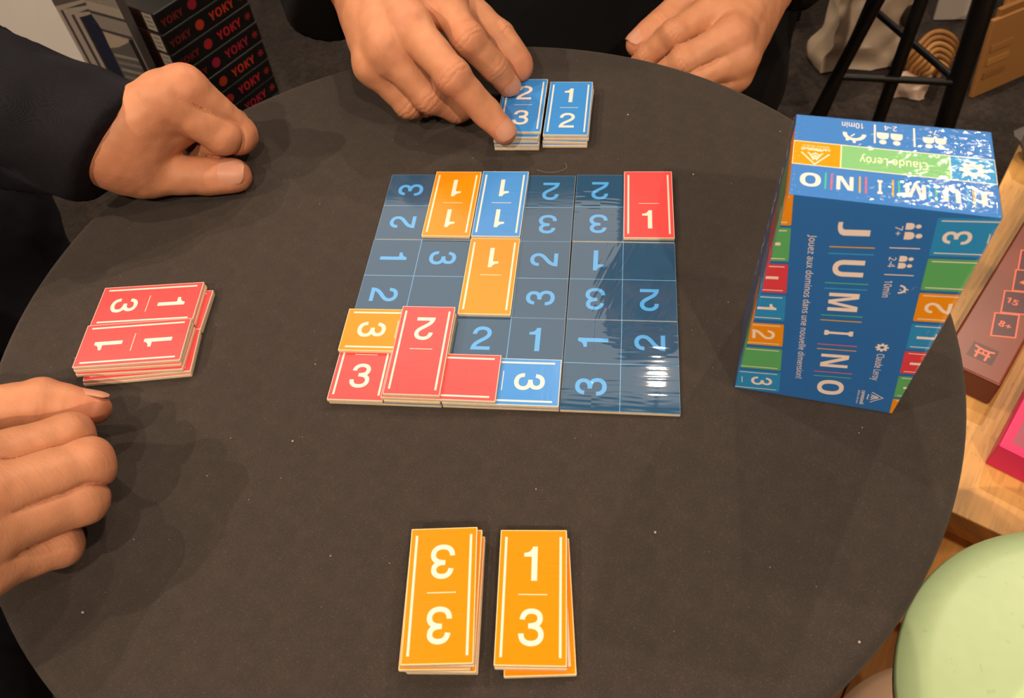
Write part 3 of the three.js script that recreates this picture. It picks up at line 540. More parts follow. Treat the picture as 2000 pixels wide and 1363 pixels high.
  const c1 = thing('equipment_case', 'black equipment case with metal edge beside the carrier bag', 'case', [0.32, 0.0, -1.40], 0.1);
  mesh('body', rbox(0.15, 0.34, 0.3, 0.004, 0, 0.185, 0), caseMat, c1); mesh('edge_trim', boxGeo(0.152, 0.006, 0.302, 0, 0.07, 0), trim, c1);
  for (const x of [-0.05, 0.05]) mesh('wheel', new THREE.CylinderGeometry(0.015, 0.015, 0.02, 16).rotateZ(Math.PI / 2).translate(x, 0.0155, 0.12), caseMat, c1);
  const c2 = thing('equipment_case', 'low black cabinet with metal trim behind the kraft bags', 'cabinet', [1.08, 0.0, -1.66], 0.15);
  mesh('body', rbox(0.6, 0.42, 0.4, 0.004, 0, 0.211, 0), caseMat, c2); mesh('edge_trim', boxGeo(0.602, 0.008, 0.402, 0, 0.3, 0), trim, c2);
  const c3 = thing('document_board', 'pale board leaning upright behind the black bar stool', 'board', [0.70, 0.0005, -1.28], 0.0);
  mesh('board', (() => { const g = rbox(0.06, 0.30, 0.006, 0.001, 0, 0.15, 0); g.rotateX(-0.15); g.translate(0, 0.002, 0); return g; })(), std(0xb5aaa0, 0.6), c3);
}

// ------------------------------------------------------------------ people
const HANDS = {
  fistFar: { F: [-0.2747, 0.6620, -0.0733], W: [-0.2457, 0.6440, -0.0638], Mi: [-0.2095, 0.6680, -0.0769], Mm: [-0.1998, 0.6670, -0.0852], Mr: [-0.2020, 0.6500, -0.0975], Ml: [-0.2114, 0.6340, -0.1161], Pi: [-0.1842, 0.6380, -0.0802], Pm: [-0.1805, 0.6310, -0.0894], Pr: [-0.1970, 0.6180, -0.1168], Pl: [-0.2084, 0.6120, -0.1288], Di: [-0.2032, 0.6170, -0.0891], Dm: [-0.1988, 0.6130, -0.1004], Dr: [-0.2038, 0.6120, -0.1123], Dl: [-0.2110, 0.6110, -0.1224], Ti: [-0.2133, 0.6110, -0.0895], Tm: [-0.2088, 0.6110, -0.0967], Tr: [-0.2216, 0.6110, -0.1051], Tl: [-0.2283, 0.6100, -0.1129], C: [-0.2437, 0.6360, -0.0623], K: [-0.2338, 0.6220, -0.0631], I: [-0.2008, 0.6145, -0.0712], N: [-0.1830, 0.6120, -0.0738] },
  fistNear: { F: [-0.2575, 0.6700, 0.2136], W: [-0.2441, 0.6580, 0.2012], Mi: [-0.2012, 0.6630, 0.1675], Mm: [-0.1916, 0.6660, 0.1838], Mr: [-0.1900, 0.6580, 0.1937], Ml: [-0.1910, 0.6450, 0.2019], Pi: [-0.1812, 0.6440, 0.1402], Pm: [-0.1667, 0.6440, 0.1523], Pr: [-0.1668, 0.6380, 0.1651], Pl: [-0.1756, 0.6280, 0.1809], Di: [-0.2002, 0.6180, 0.1316], Dm: [-0.1884, 0.6160, 0.1430], Dr: [-0.1843, 0.6150, 0.1588], Dl: [-0.1878, 0.6120, 0.1781], Ti: [-0.2156, 0.6150, 0.1357], Tm: [-0.2039, 0.6140, 0.1481], Tr: [-0.1996, 0.6130, 0.1635], Tl: [-0.1994, 0.6120, 0.1822], C: [-0.2617, 0.6440, 0.1551], K: [-0.2461, 0.6340, 0.1242], I: [-0.2180, 0.6260, 0.1093], N: [-0.1964, 0.6170, 0.1061] },
  pinch: { F: [-0.1382, 0.6920, -0.2197], W: [-0.1141, 0.6760, -0.1997], Mi: [-0.0597, 0.6620, -0.1852], Mm: [-0.0750, 0.6660, -0.1498], Mr: [-0.0902, 0.6580, -0.1395], Ml: [-0.1018, 0.6450, -0.1412], Pi: [-0.0413, 0.6540, -0.1549], Pm: [-0.0458, 0.6530, -0.1167], Pr: [-0.0655, 0.6290, -0.1299], Pl: [-0.0825, 0.6190, -0.1367], Di: [-0.0265, 0.6330, -0.1557], Dm: [-0.0281, 0.6290, -0.1145], Dr: [-0.0517, 0.6150, -0.1364], Dl: [-0.0734, 0.6120, -0.1454], Ti: [-0.0186, 0.6185, -0.1579], Tm: [-0.0167, 0.6175, -0.1093], Tr: [-0.0411, 0.6130, -0.1441], Tl: [-0.0655, 0.6110, -0.1558], C: [-0.0941, 0.6660, -0.2146], K: [-0.0603, 0.6480, -0.2165], I: [-0.0279, 0.6340, -0.1882], N: [-0.0128, 0.6190, -0.1770] },
  lap: { F: [0.2105, 0.6120, -0.3930], W: [0.1712, 0.5860, -0.3569], Mi: [0.1289, 0.5840, -0.3104], Mm: [0.1394, 0.5780, -0.2792], Mr: [0.1454, 0.5640, -0.2721], Ml: [0.1437, 0.5480, -0.2732], Pi: [0.0957, 0.5760, -0.2868], Pm: [0.1037, 0.5660, -0.2658], Pr: [0.1117, 0.5540, -0.2607], Pl: [0.1188, 0.5400, -0.2649], Di: [0.0758, 0.5560, -0.2895], Dm: [0.0843, 0.5460, -0.2712], Dr: [0.0970, 0.5360, -0.2648], Dl: [0.1081, 0.5260, -0.2673], Ti: [0.0662, 0.5420, -0.2920], Tm: [0.0729, 0.5320, -0.2745], Tr: [0.0878, 0.5220, -0.2676], Tl: [0.1009, 0.5140, -0.2682], C: [0.1474, 0.5860, -0.3648], K: [0.1112, 0.5760, -0.3429], I: [0.0859, 0.5640, -0.3194], N: [0.0681, 0.5560, -0.3060] },
};

const sub = (a, b) => [a[0] - b[0], a[1] - b[1], a[2] - b[2]], add = (a, b, k = 1) => [a[0] + b[0] * k, a[1] + b[1] * k, a[2] + b[2] * k];
const dot = (a, b) => a[0] * b[0] + a[1] * b[1] + a[2] * b[2], len = (a) => Math.hypot(...a), unit = (a) => { const l = len(a) || 1; return [a[0] / l, a[1] / l, a[2] / l]; };
const cross = (a, b) => [a[1] * b[2] - a[2] * b[1], a[2] * b[0] - a[0] * b[2], a[0] * b[1] - a[1] * b[0]], mixp = (a, b, t) => [a[0] + (b[0] - a[0]) * t, a[1] + (b[1] - a[1]) * t, a[2] + (b[2] - a[2]) * t];
function cone(x, y, z, c) {   // tapered capsule c = [ax, ay, az, bx, by, bz, ra, rb]
  const px = x - c[0], py = y - c[1], pz = z - c[2], bx = c[3] - c[0], by = c[4] - c[1], bz = c[5] - c[2];
  let h = (px * bx + py * by + pz * bz) / (bx * bx + by * by + bz * bz + 1e-12); h = h < 0 ? 0 : h > 1 ? 1 : h;
  return Math.hypot(px - bx * h, py - by * h, pz - bz * h) - (c[6] + (c[7] - c[6]) * h);
}
const smin = (a, b, k) => { const h = Math.max(k - Math.abs(a - b), 0) / k; return Math.min(a, b) - h * h * k * 0.25; };
const smaxr = (a, b, k) => -smin(-a, -b, k);
const C8 = (a, b, ra, rb = ra) => [...a, ...b, ra, rb];
function bounds(cones, pad) {
  const lo = [1e9, 1e9, 1e9], hi = [-1e9, -1e9, -1e9];
  for (const c of cones) for (const [o, r] of [[0, c[6]], [3, c[7]]]) for (let k = 0; k < 3; k++) { lo[k] = Math.min(lo[k], c[o + k] - r - pad); hi[k] = Math.max(hi[k], c[o + k] + r + pad); }
  return [lo, hi];
}
// surface nets over a signed distance f
function netMesh(f, [lo, hi], cell) {
  const n = [0, 1, 2].map((k) => Math.ceil((hi[k] - lo[k]) / cell) + 2), [nx, ny, nz] = n, F = new Float32Array(nx * ny * nz), id = new Int32Array(nx * ny * nz).fill(-1), B = 6;
  const at = (i, j, k) => (k * ny + j) * nx + i;
  for (let k0 = 0; k0 < nz; k0 += B) for (let j0 = 0; j0 < ny; j0 += B) for (let i0 = 0; i0 < nx; i0 += B) {
    const c = f(lo[0] + (i0 + B / 2) * cell, lo[1] + (j0 + B / 2) * cell, lo[2] + (k0 + B / 2) * cell), far = Math.abs(c) > cell * B * 1.25 + 0.012;
    for (let k = k0; k < Math.min(k0 + B, nz); k++) for (let j = j0; j < Math.min(j0 + B, ny); j++) for (let i = i0; i < Math.min(i0 + B, nx); i++) F[at(i, j, k)] = far ? c : f(lo[0] + i * cell, lo[1] + j * cell, lo[2] + k * cell);
  }
  const pos = [], idx = [];
  for (let k = 0; k < nz - 1; k++) for (let j = 0; j < ny - 1; j++) for (let i = 0; i < nx - 1; i++) {
    let mask = 0, sx = 0, sy = 0, sz = 0, cnt = 0;
    for (let q = 0; q < 8; q++) if (F[at(i + (q & 1), j + ((q >> 1) & 1), k + (q >> 2))] < 0) mask |= 1 << q;
    if (mask === 0 || mask === 255) continue;
    for (let q = 0; q < 8; q++) for (let b = 1; b < 8; b <<= 1) { const r = q | b; if (r === q || ((mask >> q) & 1) === ((mask >> r) & 1)) continue;
      const fa = F[at(i + (q & 1), j + ((q >> 1) & 1), k + (q >> 2))], fb = F[at(i + (r & 1), j + ((r >> 1) & 1), k + (r >> 2))], t = fa / (fa - fb);
      sx += (q & 1) + t * ((r & 1) - (q & 1)); sy += ((q >> 1) & 1) + t * (((r >> 1) & 1) - ((q >> 1) & 1)); sz += (q >> 2) + t * ((r >> 2) - (q >> 2)); cnt++; }
    id[at(i, j, k)] = pos.length / 3; pos.push(lo[0] + (i + sx / cnt) * cell, lo[1] + (j + sy / cnt) * cell, lo[2] + (k + sz / cnt) * cell);
  }
  const quad = (a, b, c, d, flip) => { if (a < 0 || b < 0 || c < 0 || d < 0) return; flip ? idx.push(a, c, b, a, d, c) : idx.push(a, b, c, a, c, d); };
  for (let k = 1; k < nz - 1; k++) for (let j = 1; j < ny - 1; j++) for (let i = 1; i < nx - 1; i++) {
    const s = F[at(i, j, k)] < 0;
    if (s !== (F[at(i + 1, j, k)] < 0)) quad(id[at(i, j - 1, k - 1)], id[at(i, j, k - 1)], id[at(i, j, k)], id[at(i, j - 1, k)], !s);
    if (s !== (F[at(i, j + 1, k)] < 0)) quad(id[at(i - 1, j, k - 1)], id[at(i, j, k - 1)], id[at(i, j, k)], id[at(i - 1, j, k)], s);
    if (s !== (F[at(i, j, k + 1)] < 0)) quad(id[at(i - 1, j - 1, k)], id[at(i, j - 1, k)], id[at(i, j, k)], id[at(i - 1, j, k)], !s);
  }
  const P = new Float32Array(pos), N = new Float32Array(pos.length), e = cell * 0.35;
  for (let i = 0; i < P.length; i += 3) {
    for (let it = 0; it < 2; it++) {
      const x = P[i], y = P[i + 1], z = P[i + 2], d = f(x, y, z), gx = f(x + e, y, z) - f(x - e, y, z), gy = f(x, y + e, z) - f(x, y - e, z), gz = f(x, y, z + e) - f(x, y, z - e), l = Math.hypot(gx, gy, gz) || 1;
      if (it === 0) { const s = Math.max(-cell, Math.min(cell, d)) * 0.8; P[i] -= s * gx / l; P[i + 1] -= s * gy / l; P[i + 2] -= s * gz / l; } else { N[i] = gx / l; N[i + 1] = gy / l; N[i + 2] = gz / l; }
    }
  }
  const g = new THREE.BufferGeometry(); g.setAttribute('position', new THREE.BufferAttribute(P, 3)); g.setAttribute('normal', new THREE.BufferAttribute(N, 3)); g.setIndex(idx);
  return uvMetres(g, (x, y, z) => x + 0.71 * y, (x, y, z) => z + 0.71 * y);
}
const FING = { i: [0.0120, 0.0100, 0.0088, 0.0078], m: [0.0122, 0.0103, 0.0090, 0.0080], r: [0.0115, 0.0097, 0.0085, 0.0076], l: [0.0105, 0.0086, 0.0076, 0.0068] };
function handField(J, opt = {}) {
  const s = opt.scale ?? 1, M = { i: J.Mi, m: J.Mm, r: J.Mr, l: J.Ml }, across = unit(sub(J.Mi, J.Ml)), along = unit(sub(mixp(J.Mm, J.Mr, 0.5), J.W));
  let nrm = unit(cross(along, across)); if (dot(nrm, sub(J.Tm, J.Mm)) > 0) nrm = nrm.map((v) => -v);
  const palm = [], wr = { i: 0.0095, m: 0.0035, r: -0.0035, l: -0.009 };
  for (const k of 'imrl') palm.push(C8(add(J.W, across, wr[k]), M[k], 0.0158 * s, FING[k][0] * 1.03 * s));
  palm.push(C8(add(J.W, nrm, -0.006), add(mixp(J.Mi, J.Ml, 0.5), nrm, -0.008), 0.016 * s, 0.015 * s), C8(J.W, J.F, 0.0215 * s, 0.023 * s));
  palm.push(C8(J.C, J.K, 0.0165 * s, 0.0135 * s), C8(J.W, J.C, 0.0165 * s, 0.0155 * s));
  if (!opt.ownWeb) palm.push(C8(mixp(J.C, J.K, 0.35), mixp(J.W, J.Mi, 0.75), 0.0135 * s, 0.011 * s));
  for (const c of opt.extra ?? []) palm.push(c);
  const fingers = [];
  for (const k of 'imrl') { const R = FING[k].map((v) => v * s * (opt.fat ?? 1)), q = [M[k], J['P' + k], J['D' + k], J['T' + k]]; const px = opt.prox ?? 1; fingers.push([C8(q[0], q[1], R[0] * px, R[1] * px), C8(q[1], q[2], R[1] * 0.97, R[2]), C8(q[2], q[3], R[2] * 0.97, R[3]), C8(add(q[1], nrm, 0.0), q[1], R[1] * 1.01, R[1] * 1.01)]); }
  if (opt.square) [...'imrl'].forEach((k, n) => { const P = J['P' + k], fw = unit(sub(P, M[k])), a = [0.003 * s, 0.003 * s, 0.0028 * s, 0.0024 * s][n], r = FING[k][1] * 0.8 * s; fingers[n].push(C8(add(add(P, fw, 0.0022), across, a), add(add(P, fw, 0.0022), across, -a), r)); });
  const tr = (opt.thumb ?? 1) * s, tip = opt.tip ?? 1; fingers.push([C8(J.K, J.I, 0.0125 * tr, 0.0112 * tr), C8(J.I, J.N, 0.0112 * tr, 0.0092 * tr * tip), C8(mixp(J.I, J.N, 0.45), mixp(J.I, J.N, 0.8), 0.0112 * tr * (1 + tip) / 2, 0.0104 * tr * tip)]);
  // tendon ridges and knuckles on the back of the hand
  const ridges = []; for (const k of 'imrl') { ridges.push(C8(add(mixp(J.W, M[k], 0.55), nrm, 0.0105 * s), add(M[k], nrm, 0.004 * s), 0.0026 * s, 0.0078 * s)); }
  const creases = []; for (const k of 'imrl') for (const [a, b, c, w] of [[M[k], J['P' + k], J['D' + k], 1], [J['P' + k], J['D' + k], J['T' + k], 0.8]]) {
    const ax = unit(sub(c, a)), bulge = sub(b, mixp(a, c, 0.5)), up = len(bulge) > 0.002 ? unit(sub(bulge, ax.map((v) => v * dot(bulge, ax)))) : nrm; creases.push([b, ax, up, FING[k][1] * s, w]);
  }
  { const ax = unit(sub(J.N, J.K)); creases.push([J.I, ax, unit(sub([0, 1, 0.4], ax.map((v) => v * dot([0, 1, 0.4], ax)))), 0.0112 * s, 0.9]); }
  const all = [...palm, ...fingers.flat(), ...ridges];
  const f = (x, y, z) => {
    let p = 1; for (const c of palm) p = smin(p, cone(x, y, z, c), 0.012);
    for (const c of ridges) p = smin(p, cone(x, y, z, c), 0.007);
    let q = 1, d1 = 1, d2 = 1, near = 0; for (let n = 0; n < fingers.length; n++) { const F = fingers[n]; let d = 1; for (const c of F) d = smin(d, cone(x, y, z, c), 0.0035); q = smin(q, d, opt.gap ?? 0.002); if (d < d1) { d2 = d1; d1 = d; near = n; } else if (d < d2) d2 = d; }
    let d = smin(p, q, opt.blend ?? 0.0075);
    if (d2 < 0.006) { const g = (d2 - d1) / 0.0013, c = fingers[near][0], bx = c[3] - c[0], by = c[4] - c[1], bz = c[5] - c[2], h = ((x - c[0]) * bx + (y - c[1]) * by + (z - c[2]) * bz) / (bx * bx + by * by + bz * bz), e = Math.max(0, Math.min(1, (h - 0.2) / 0.4)); d += (opt.groove ?? 0.0007) * e * e * (3 - 2 * e) * Math.exp(-g * g); }
    d += 0.0003 * noise3(x * 170, y * 170, z * 170) + 0.0007 * noise3(x * 48, y * 48, z * 48);
    if (d < 0.004 && d > -0.004) for (const [q, ax, up, r, w] of creases) {   // skin folds across the joints
      const ex = x - q[0], ey = y - q[1], ez = z - q[2]; if (ex * ex + ey * ey + ez * ez > r * r * 2.6) continue;
      const t = ex * ax[0] + ey * ax[1] + ez * ax[2], h = (ex * up[0] + ey * up[1] + ez * up[2]) / r; if (h < 0.1) continue;
      const bow = 0.0012 * noise3(x * 300, y * 300, z * 300), g = (a) => Math.exp(-(((t + bow - a) / 0.00085) ** 2)); d += 0.00036 * (opt.crease ?? 1) * w * Math.min(1, h * 1.6) * (g(0) + 0.7 * g(0.0034) + 0.7 * g(-0.0034));
    }
    const cut = opt.floor; if (cut !== undefined && y < cut + 0.004) d = Math.max(d, cut - y);
    return d;
  };
  return { f, bounds: bounds(all, 0.004), nrm };
}
const paint = (g, spots, base = [1, 1, 1]) => {   // skin tone: pinker over knuckles and fingertips
  const p = g.attributes.position, c = new Float32Array(p.count * 3);
  for (let i = 0; i < p.count; i++) {
    const x = p.getX(i), y = p.getY(i), z = p.getZ(i); let t = 0; for (const [q, r, a] of spots) { const d = Math.hypot(x - q[0], y - q[1], z - q[2]) / r; if (d < 1) t = Math.max(t, a * (1 - d * d)); }
    const m = 0.5 + 0.5 * noise3(x * 90, y * 90, z * 90), n = 0.5 + 0.5 * noise3(x * 260, y * 260, z * 260), o = 0.5 + 0.5 * noise3(x * 520 + 9, y * 520, z * 520), v = 0.89 + 0.09 * m + 0.08 * n + 0.06 * o; t = Math.min(1, t * (0.6 + 0.7 * m) + 0.22 * (1 - n) * o);
    c[3 * i] = base[0] * v * (1 - 0.02 * t); c[3 * i + 1] = base[1] * v * (1 - 0.20 * t); c[3 * i + 2] = base[2] * v * (1 - 0.16 * t);
  }
  g.setAttribute('color', new THREE.BufferAttribute(c, 3)); return g;
};
const SKIN = [0.50, 0.222, 0.115];
const skinMat = phys(0xffffff, 0.52, { vertexColors: true, bumpMap: repeated(skinBump, 22), bumpScale: 0.00012, specularIntensity: 0.6, sheen: 0.15, sheenRoughness: 0.5, sheenColor: new THREE.Color(0.9, 0.5, 0.35) });
const nailMat = phys(new THREE.Color().setRGB(0.50, 0.245, 0.16), 0.42, { specularIntensity: 0.5 });
function nail(T, D, r, dorsal, L = 0.011, wide = 0.95) {
  const d = unit(sub(T, D)), up = unit(sub(dorsal, d.map((v) => v * dot(dorsal, d)))), side = cross(d, up), pos = [], idx = [], U = 12, K = 12;
  for (let j = 0; j <= K; j++) for (let i = 0; i <= U; i++) {
    const v = j / K, u = i / U * 2 - 1, end = r * 0.6, s = -L + end + L * v, round = v < 0.35 ? 1 - 0.35 * (1 - v / 0.35) ** 2 : v > 0.8 ? 1 - 0.5 * ((v - 0.8) / 0.2) ** 2 : 1;
    const a = u * wide * round, rr = (s > 0 ? Math.sqrt(Math.max(0.2, 1 - (s / r) ** 2 * 0.62)) : 1) * r * (1.05 - 0.05 * u * u - 0.085 * v) + 0.0001;
    pos.push(...add(add(add(T, d, s), up, rr * Math.cos(a)), side, rr * Math.sin(a)));
  }
  for (let j = 0; j < K; j++) for (let i = 0; i < U; i++) { const a = j * (U + 1) + i, b = a + 1, c = a + U + 1; idx.push(a, b, c, b, c + 1, c); }
  const g = new THREE.BufferGeometry(); g.setAttribute('position', new THREE.BufferAttribute(new Float32Array(pos), 3)); g.setIndex(idx); g.computeVertexNormals(); return g;
}
const handSpots = (J) => [['Mi', 0.017, 0.5], ['Mm', 0.018, 0.9], ['Mr', 0.015, 0.5], ['Pi', 0.014, 0.8], ['Pm', 0.014, 0.8], ['Pr', 0.013, 0.5], ['Pl', 0.012, 0.4], ['Ti', 0.014, 0.8], ['Tm', 0.014, 0.8], ['N', 0.017, 0.8], ['I', 0.015, 0.4]].map(([k, r, a]) => [J[k], r, a]);

function headField(c, face) {   // c centre of the skull, face = unit direction in the ground plane
  const up = [0, 1, 0], sd = cross(up, face), P = (a, b, s) => add(add(add(c, face, a), up, b), sd, s);
  const parts = [C8(P(-0.015, 0.03, 0), P(0.02, 0.035, 0), 0.078, 0.07), C8(P(0.02, 0.0, 0), P(0.035, -0.07, 0), 0.062, 0.04), C8(P(0.035, -0.075, -0.014), P(0.035, -0.075, 0.014), 0.032), C8(P(-0.02, -0.03, 0), P(-0.035, -0.17, 0), 0.055, 0.056), C8(P(0.072, -0.003, 0), P(0.094, -0.034, 0), 0.008, 0.012), C8(P(0.083, -0.037, -0.011), P(0.083, -0.037, 0.011), 0.008), C8(P(0.066, -0.066, -0.016), P(0.066, -0.066, 0.016), 0.0085), C8(P(0.064, -0.079, -0.014), P(0.064, -0.079, 0.014), 0.009)];
  for (const s of [-1, 1]) parts.push(C8(P(-0.008, 0.012, s * 0.077), P(-0.003, -0.03, s * 0.073), 0.013, 0.008), C8(P(0.078, 0.021, s * 0.016), P(0.066, 0.024, s * 0.048), 0.009, 0.008), C8(P(0.05, -0.02, s * 0.04), P(0.04, -0.04, s * 0.04), 0.024, 0.02));
  const eyes = [-1, 1].map((s) => P(0.081, 0.004, s * 0.031));
  return { f: (x, y, z) => { let d = 1; for (const q of parts) d = smin(d, cone(x, y, z, q), 0.014); for (const e of eyes) d = Math.max(d, 0.0135 - Math.hypot(x - e[0], y - e[1], z - e[2])); return d; }, bounds: bounds(parts, 0.006), P, eyes };
}
function person(def) {
  const o = thing('person', def.label, 'person', [0, 0, 0]);
  const geos = [], core = def.core, coreF = (x, y, z) => { let d = 1; for (const c of core) d = smin(d, cone(x, y, z, c), 0.03); return d; };
  for (const h of def.hands) { const H = handField(h.J, h.opt); geos.push(paint(netMesh(H.f, H.bounds, h.cell), handSpots(h.J), SKIN)); }
  const hd = headField(def.head, def.face); geos.push(paint(netMesh(hd.f, hd.bounds, 0.004), [], SKIN), paint(netMesh(coreF, bounds(core, 0.02), 0.016), [], SKIN));
  mesh('body', mergeGeometries(geos), skinMat, o);
  for (const h of def.hands) for (const n of h.nails ?? []) mesh('fingernail', nail(...n), nailMat, o);
  for (const e of hd.eyes) { const eye = mesh('eye', new THREE.SphereGeometry(0.0125, 20, 14).translate(...add(e, def.face, -0.004)), std(0xe8e2da, 0.2), o); mesh('iris', new THREE.SphereGeometry(0.006, 16, 10).translate(...add(e, def.face, 0.0032)), std(0x2b1c12, 0.2), eye); }
  const hairC = [C8(hd.P(-0.022, 0.045, 0), hd.P(0.02, 0.055, 0), 0.083, 0.07), C8(hd.P(-0.04, 0.01, 0), hd.P(-0.045, -0.05, 0), 0.072, 0.05)], fx = def.face;
  const hairF = (x, y, z) => { let d = 1; for (const c of hairC) d = smin(d, cone(x, y, z, c), 0.02); const a = (x - def.head[0]) * fx[0] + (z - def.head[2]) * fx[2], b = y - def.head[1]; d = Math.max(d, a - 0.045 - Math.max(0, b - 0.045) * 0.6, 0.0 - b - 0.07); return Math.max(d, a * 0.7 - b * 0.7 - 0.012) + 0.0016 * noise3(x * 160, y * 40, z * 160); };
  mesh('hair', netMesh(hairF, bounds(hairC, 0.01), 0.006), def.hair, o);
  for (const c of def.clothes) {
    const F = (x, y, z) => { let d = 1; for (const q of c.cones) d = smin(d, cone(x, y, z, q), c.k ?? 0.03); d += c.fold * (noise3(x * 20 + 5, y * 26, z * 20) + 0.5 * noise3(x * 55, y * 55, z * 55)); if (c.fine) d += c.fine(x, y, z); for (const [q, n] of c.cuts ?? []) { const ex = x - q[0], ey = y - q[1], ez = z - q[2]; if (ex * ex + ey * ey + ez * ez < 0.0081) { const h = ex * n[0] + ey * n[1] + ez * n[2]; d = smaxr(d, h, 0.006); } } return d; };
    const g = netMesh(F, bounds(c.cones, 0.02), c.cell); const m = mesh(c.name, g, c.mat, o); if (c.label) m.userData.label = c.label;
  }
  return o;
}
const navy = phys(new THREE.Color().setRGB(0.0105, 0.0098, 0.0145), 0.85, { map: repeated(fabricMap, 22), bumpMap: repeated(fabricBump, 22), bumpScale: 0.0003, specularIntensity: 0.35, sheen: 0.05, sheenRoughness: 0.6, sheenColor: new THREE.Color(0.3, 0.3, 0.42) });
const blackKnit = phys(new THREE.Color().setRGB(0.0038, 0.0034, 0.0034), 0.9, { map: repeated(fabricMap, 30), bumpMap: repeated(fabricBump, 30), bumpScale: 0.0004, specularIntensity: 0.3, sheen: 0.03, sheenRoughness: 0.6, sheenColor: new THREE.Color(0.3, 0.3, 0.32) });
const shoe = std(0x15110f, 0.4);
function cuffBeyond(J, back) { return add(J.W, unit(sub(J.F, J.W)), back); }
{
  // person at the left of the table, both fists on the cloth
  const L = HANDS.fistFar, R = HANDS.fistNear;
  const shL = [-0.70, 1.00, -0.20], shR = [-0.72, 1.00, 0.19], elL = [-0.50, 0.762, -0.075], elR = [-0.50, 0.72, 0.27], neck = [-0.70, 1.09, 0], hip = [-0.82, 0.52, 0];
  const kneeL = [-0.55, 0.47, -0.20], kneeR = [-0.335, 0.485, 0.235], footL = [-0.55, 0.06, -0.21], footR = [-0.40, 0.06, 0.26], hipL = [-0.82, 0.53, -0.09], hipR = [-0.82, 0.53, 0.1];
  const cuffL = cuffBeyond(L, -0.004), cuffR = cuffBeyond(R, 0.014);
  person({
    label: 'person in a navy jacket resting both fists on the table', face: unit([1, 0, 0.05]), head: [-0.655, 1.255, 0.0], hair: std(0x3a2a1e, 0.7),
    core: [C8(hip, [-0.72, 0.95, 0], 0.12, 0.12), C8(shL, shR, 0.055), C8(shL, elL, 0.045, 0.036), C8(elL, L.F, 0.034, 0.026), C8(shR, elR, 0.045, 0.036), C8(elR, R.F, 0.034, 0.026), C8(neck, [-0.685, 1.13, 0], 0.055), C8(hipL, kneeL, 0.068, 0.05), C8(hipR, kneeR, 0.068, 0.05), C8(kneeL, footL, 0.045, 0.03), C8(kneeR, footR, 0.045, 0.03)],
    hands: [
      { J: L, cell: 0.00125, opt: { floor: TOP + 0.0006, thumb: 1.02, blend: 0.0045, prox: 1.14, crease: 0.12, groove: 0.0013, gap: 0.001, square: true, ownWeb: true, extra: [C8(mixp(L.C, L.K, 0.7), mixp(L.W, L.Mi, 0.6), 0.0125, 0.0125)] }, nails: [[L.N, L.I, 0.0113, [0.05, 0.85, 0.5], 0.0155, 0.82]] },
      { J: R, cell: 0.00125, opt: { floor: TOP + 0.0006, thumb: 1.0, tip: 0.78, prox: 1.07, crease: 0.15, groove: 0.0013, gap: 0.001, square: true }, nails: [[R.N, R.I, 0.0086, [0.1, 0.6, -0.8], 0.0145, 0.7]] },
    ],
    clothes: [
      { name: 'jacket', label: 'dark navy jacket with creased sleeves', mat: navy, cell: 0.0058, fold: 0.0036, k: 0.03,
        cones: [C8([-0.82, 0.56, -0.02], [-0.73, 0.93, 0], 0.165, 0.16), C8(shL, shR, 0.085), C8(shL, elL, 0.078, 0.056), C8(elL, cuffL, 0.056, 0.0405), C8(shR, elR, 0.078, 0.06), C8(elR, cuffR, 0.058, 0.040)],
        fine: (x, y, z) => { const t = (x + 0.5) / 0.22; return t > 0 && z < 0.1 && y < 0.8 ? -0.0048 * Math.sin(x * 130 + z * 110 + y * 60 + 2.6 * noise3(x * 14, y * 14, z * 14)) * Math.max(0, Math.min(1, (-0.262 - x) * 22)) * Math.min(1, (x + 0.5) * 15) : 0; },
        cuts: [[cuffL, unit(sub(L.W, L.F))], [cuffR, unit(sub(R.W, R.F))]] },
      { name: 'trousers', label: 'dark navy trousers', mat: navy, cell: 0.012, fold: 0.003, cones: [C8(hipL, hipR, 0.13), C8(hipL, kneeL, 0.095, 0.075), C8(hipR, kneeR, 0.095, 0.075), C8(kneeL, [footL[0], 0.1, footL[2]], 0.072, 0.058), C8(kneeR, [footR[0], 0.1, footR[2]], 0.072, 0.058)] },
      { name: 'shoe', mat: shoe, cell: 0.008, fold: 0, cones: [C8([-0.57, 0.047, -0.21], [-0.42, 0.04, -0.22], 0.045, 0.038)] }, { name: 'shoe', mat: shoe, cell: 0.008, fold: 0, cones: [C8([-0.42, 0.047, 0.26], [-0.26, 0.04, 0.27], 0.045, 0.038)] },
    ],
  });
}
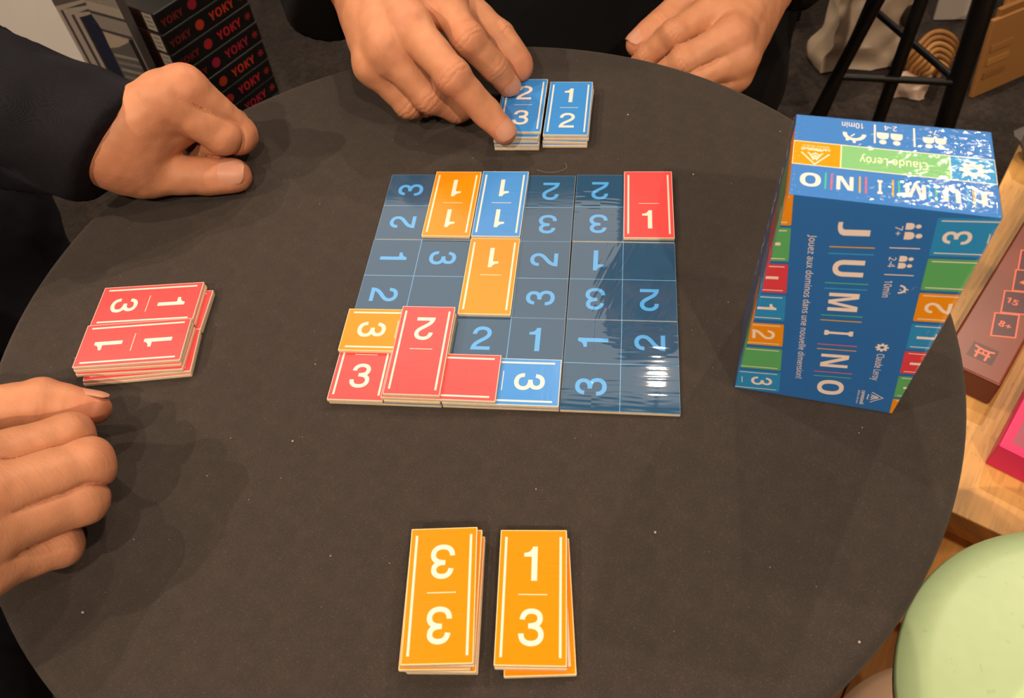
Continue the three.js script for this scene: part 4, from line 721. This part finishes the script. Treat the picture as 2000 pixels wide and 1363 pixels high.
{
  // person at the far side, one hand on the blue dominoes, the other behind the table edge
  const R = HANDS.pinch, L = HANDS.lap;
  const shR = [-0.08, 1.02, -0.66], shL = [0.31, 1.02, -0.67], elR = [-0.24, 0.79, -0.40], elL = [0.37, 0.72, -0.50], hip = [0.11, 0.52, -0.80], hipR = [0.02, 0.53, -0.79], hipL = [0.2, 0.53, -0.79];
  const kneeR = [-0.02, 0.445, -0.40], kneeL = [0.135, 0.445, -0.42], footR = [0.0, 0.06, -0.42], footL = [0.15, 0.06, -0.46];
  const cuffR = [-0.1219, 0.6580, -0.1913], cuffL = cuffBeyond(L, 0.0);
  const rib = (x, y, z) => 0;
  person({
    label: 'person in a black sweater pinching the blue domino pile', face: unit([-0.1, 0, 1]), head: [0.112, 1.265, -0.60], hair: std(0x1c1410, 0.7),
    core: [C8(hip, [0.112, 0.95, -0.70], 0.12, 0.12), C8(shL, shR, 0.055), C8(shL, elL, 0.045, 0.036), C8(elL, L.F, 0.034, 0.026), C8(shR, elR, 0.045, 0.036), C8(elR, R.F, 0.034, 0.026), C8([0.112, 1.08, -0.66], [0.112, 1.14, -0.64], 0.055), C8(hipL, kneeL, 0.068, 0.05), C8(hipR, kneeR, 0.068, 0.05), C8(kneeL, footL, 0.045, 0.03), C8(kneeR, footR, 0.045, 0.03)],
    hands: [
      { J: R, cell: 0.00125, opt: { scale: 1.0, extra: [C8(mixp(R.C, R.K, 0.8), R.Mi, 0.011, 0.0105)] }, nails: [[R.Ti, R.Di, 0.0083, [0.1, 0.8, 0.6], 0.0105], [R.Tm, R.Dm, 0.0085, [0.15, 0.85, 0.5], 0.0105]] },
      { J: L, cell: 0.0019, opt: { scale: 1.12 }, nails: [[L.N, L.I, 0.0112, [-0.4, 0.85, 0.1], 0.013]] },
    ],
    clothes: [
      { name: 'sweater', label: 'black knitted sweater', mat: blackKnit, cell: 0.0062, fold: 0.003, k: 0.03,
        cones: [C8([0.112, 0.56, -0.80], [0.112, 0.95, -0.70], 0.165, 0.16), C8(shL, shR, 0.085), C8(shL, elL, 0.078, 0.056), C8(elL, cuffL, 0.056, 0.042), C8(shR, elR, 0.078, 0.058), C8(elR, cuffR, 0.058, 0.043)],
        cuts: [[cuffL, unit(sub(L.W, L.F))], [cuffR, unit(sub(cuffR, elR))]] },
      { name: 'trousers', label: 'black trousers', mat: blackKnit, cell: 0.012, fold: 0.003, cones: [C8(hipL, hipR, 0.13), C8(hipL, kneeL, 0.095, 0.075), C8(hipR, kneeR, 0.095, 0.075), C8(kneeL, [footL[0], 0.1, footL[2]], 0.072, 0.058), C8(kneeR, [footR[0], 0.1, footR[2]], 0.072, 0.058)] },
      { name: 'shoe', mat: shoe, cell: 0.008, fold: 0, cones: [C8([0.0, 0.047, -0.46], [-0.02, 0.04, -0.31], 0.045, 0.038)] }, { name: 'shoe', mat: shoe, cell: 0.008, fold: 0, cones: [C8([0.15, 0.047, -0.5], [0.17, 0.04, -0.35], 0.045, 0.038)] },
    ],
  });
}
// the seats under both players
for (const [x, z, label] of [[-0.84, 0.0, 'round black stool under the person in navy'], [0.11, -0.82, 'round black stool under the person in black']]) {
  const o = thing('round_stool', label, 'stool', [x, 0, z]); const m = std(0x1a1817, 0.5);
  mesh('seat', lathe([[0.0001, 0.37], [0.15, 0.37], [0.165, 0.375], [0.17, 0.385], [0.165, 0.395], [0.0001, 0.398]], 48), m, o);
  for (let i = 0; i < 4; i++) { const a = i * Q + 0.78; mesh('leg', rod([0.16 * Math.cos(a), 0, 0.16 * Math.sin(a)], [0.11 * Math.cos(a), 0.37, 0.11 * Math.sin(a)], 0.012), m, o); }
}

renderer.render(scene, camera);
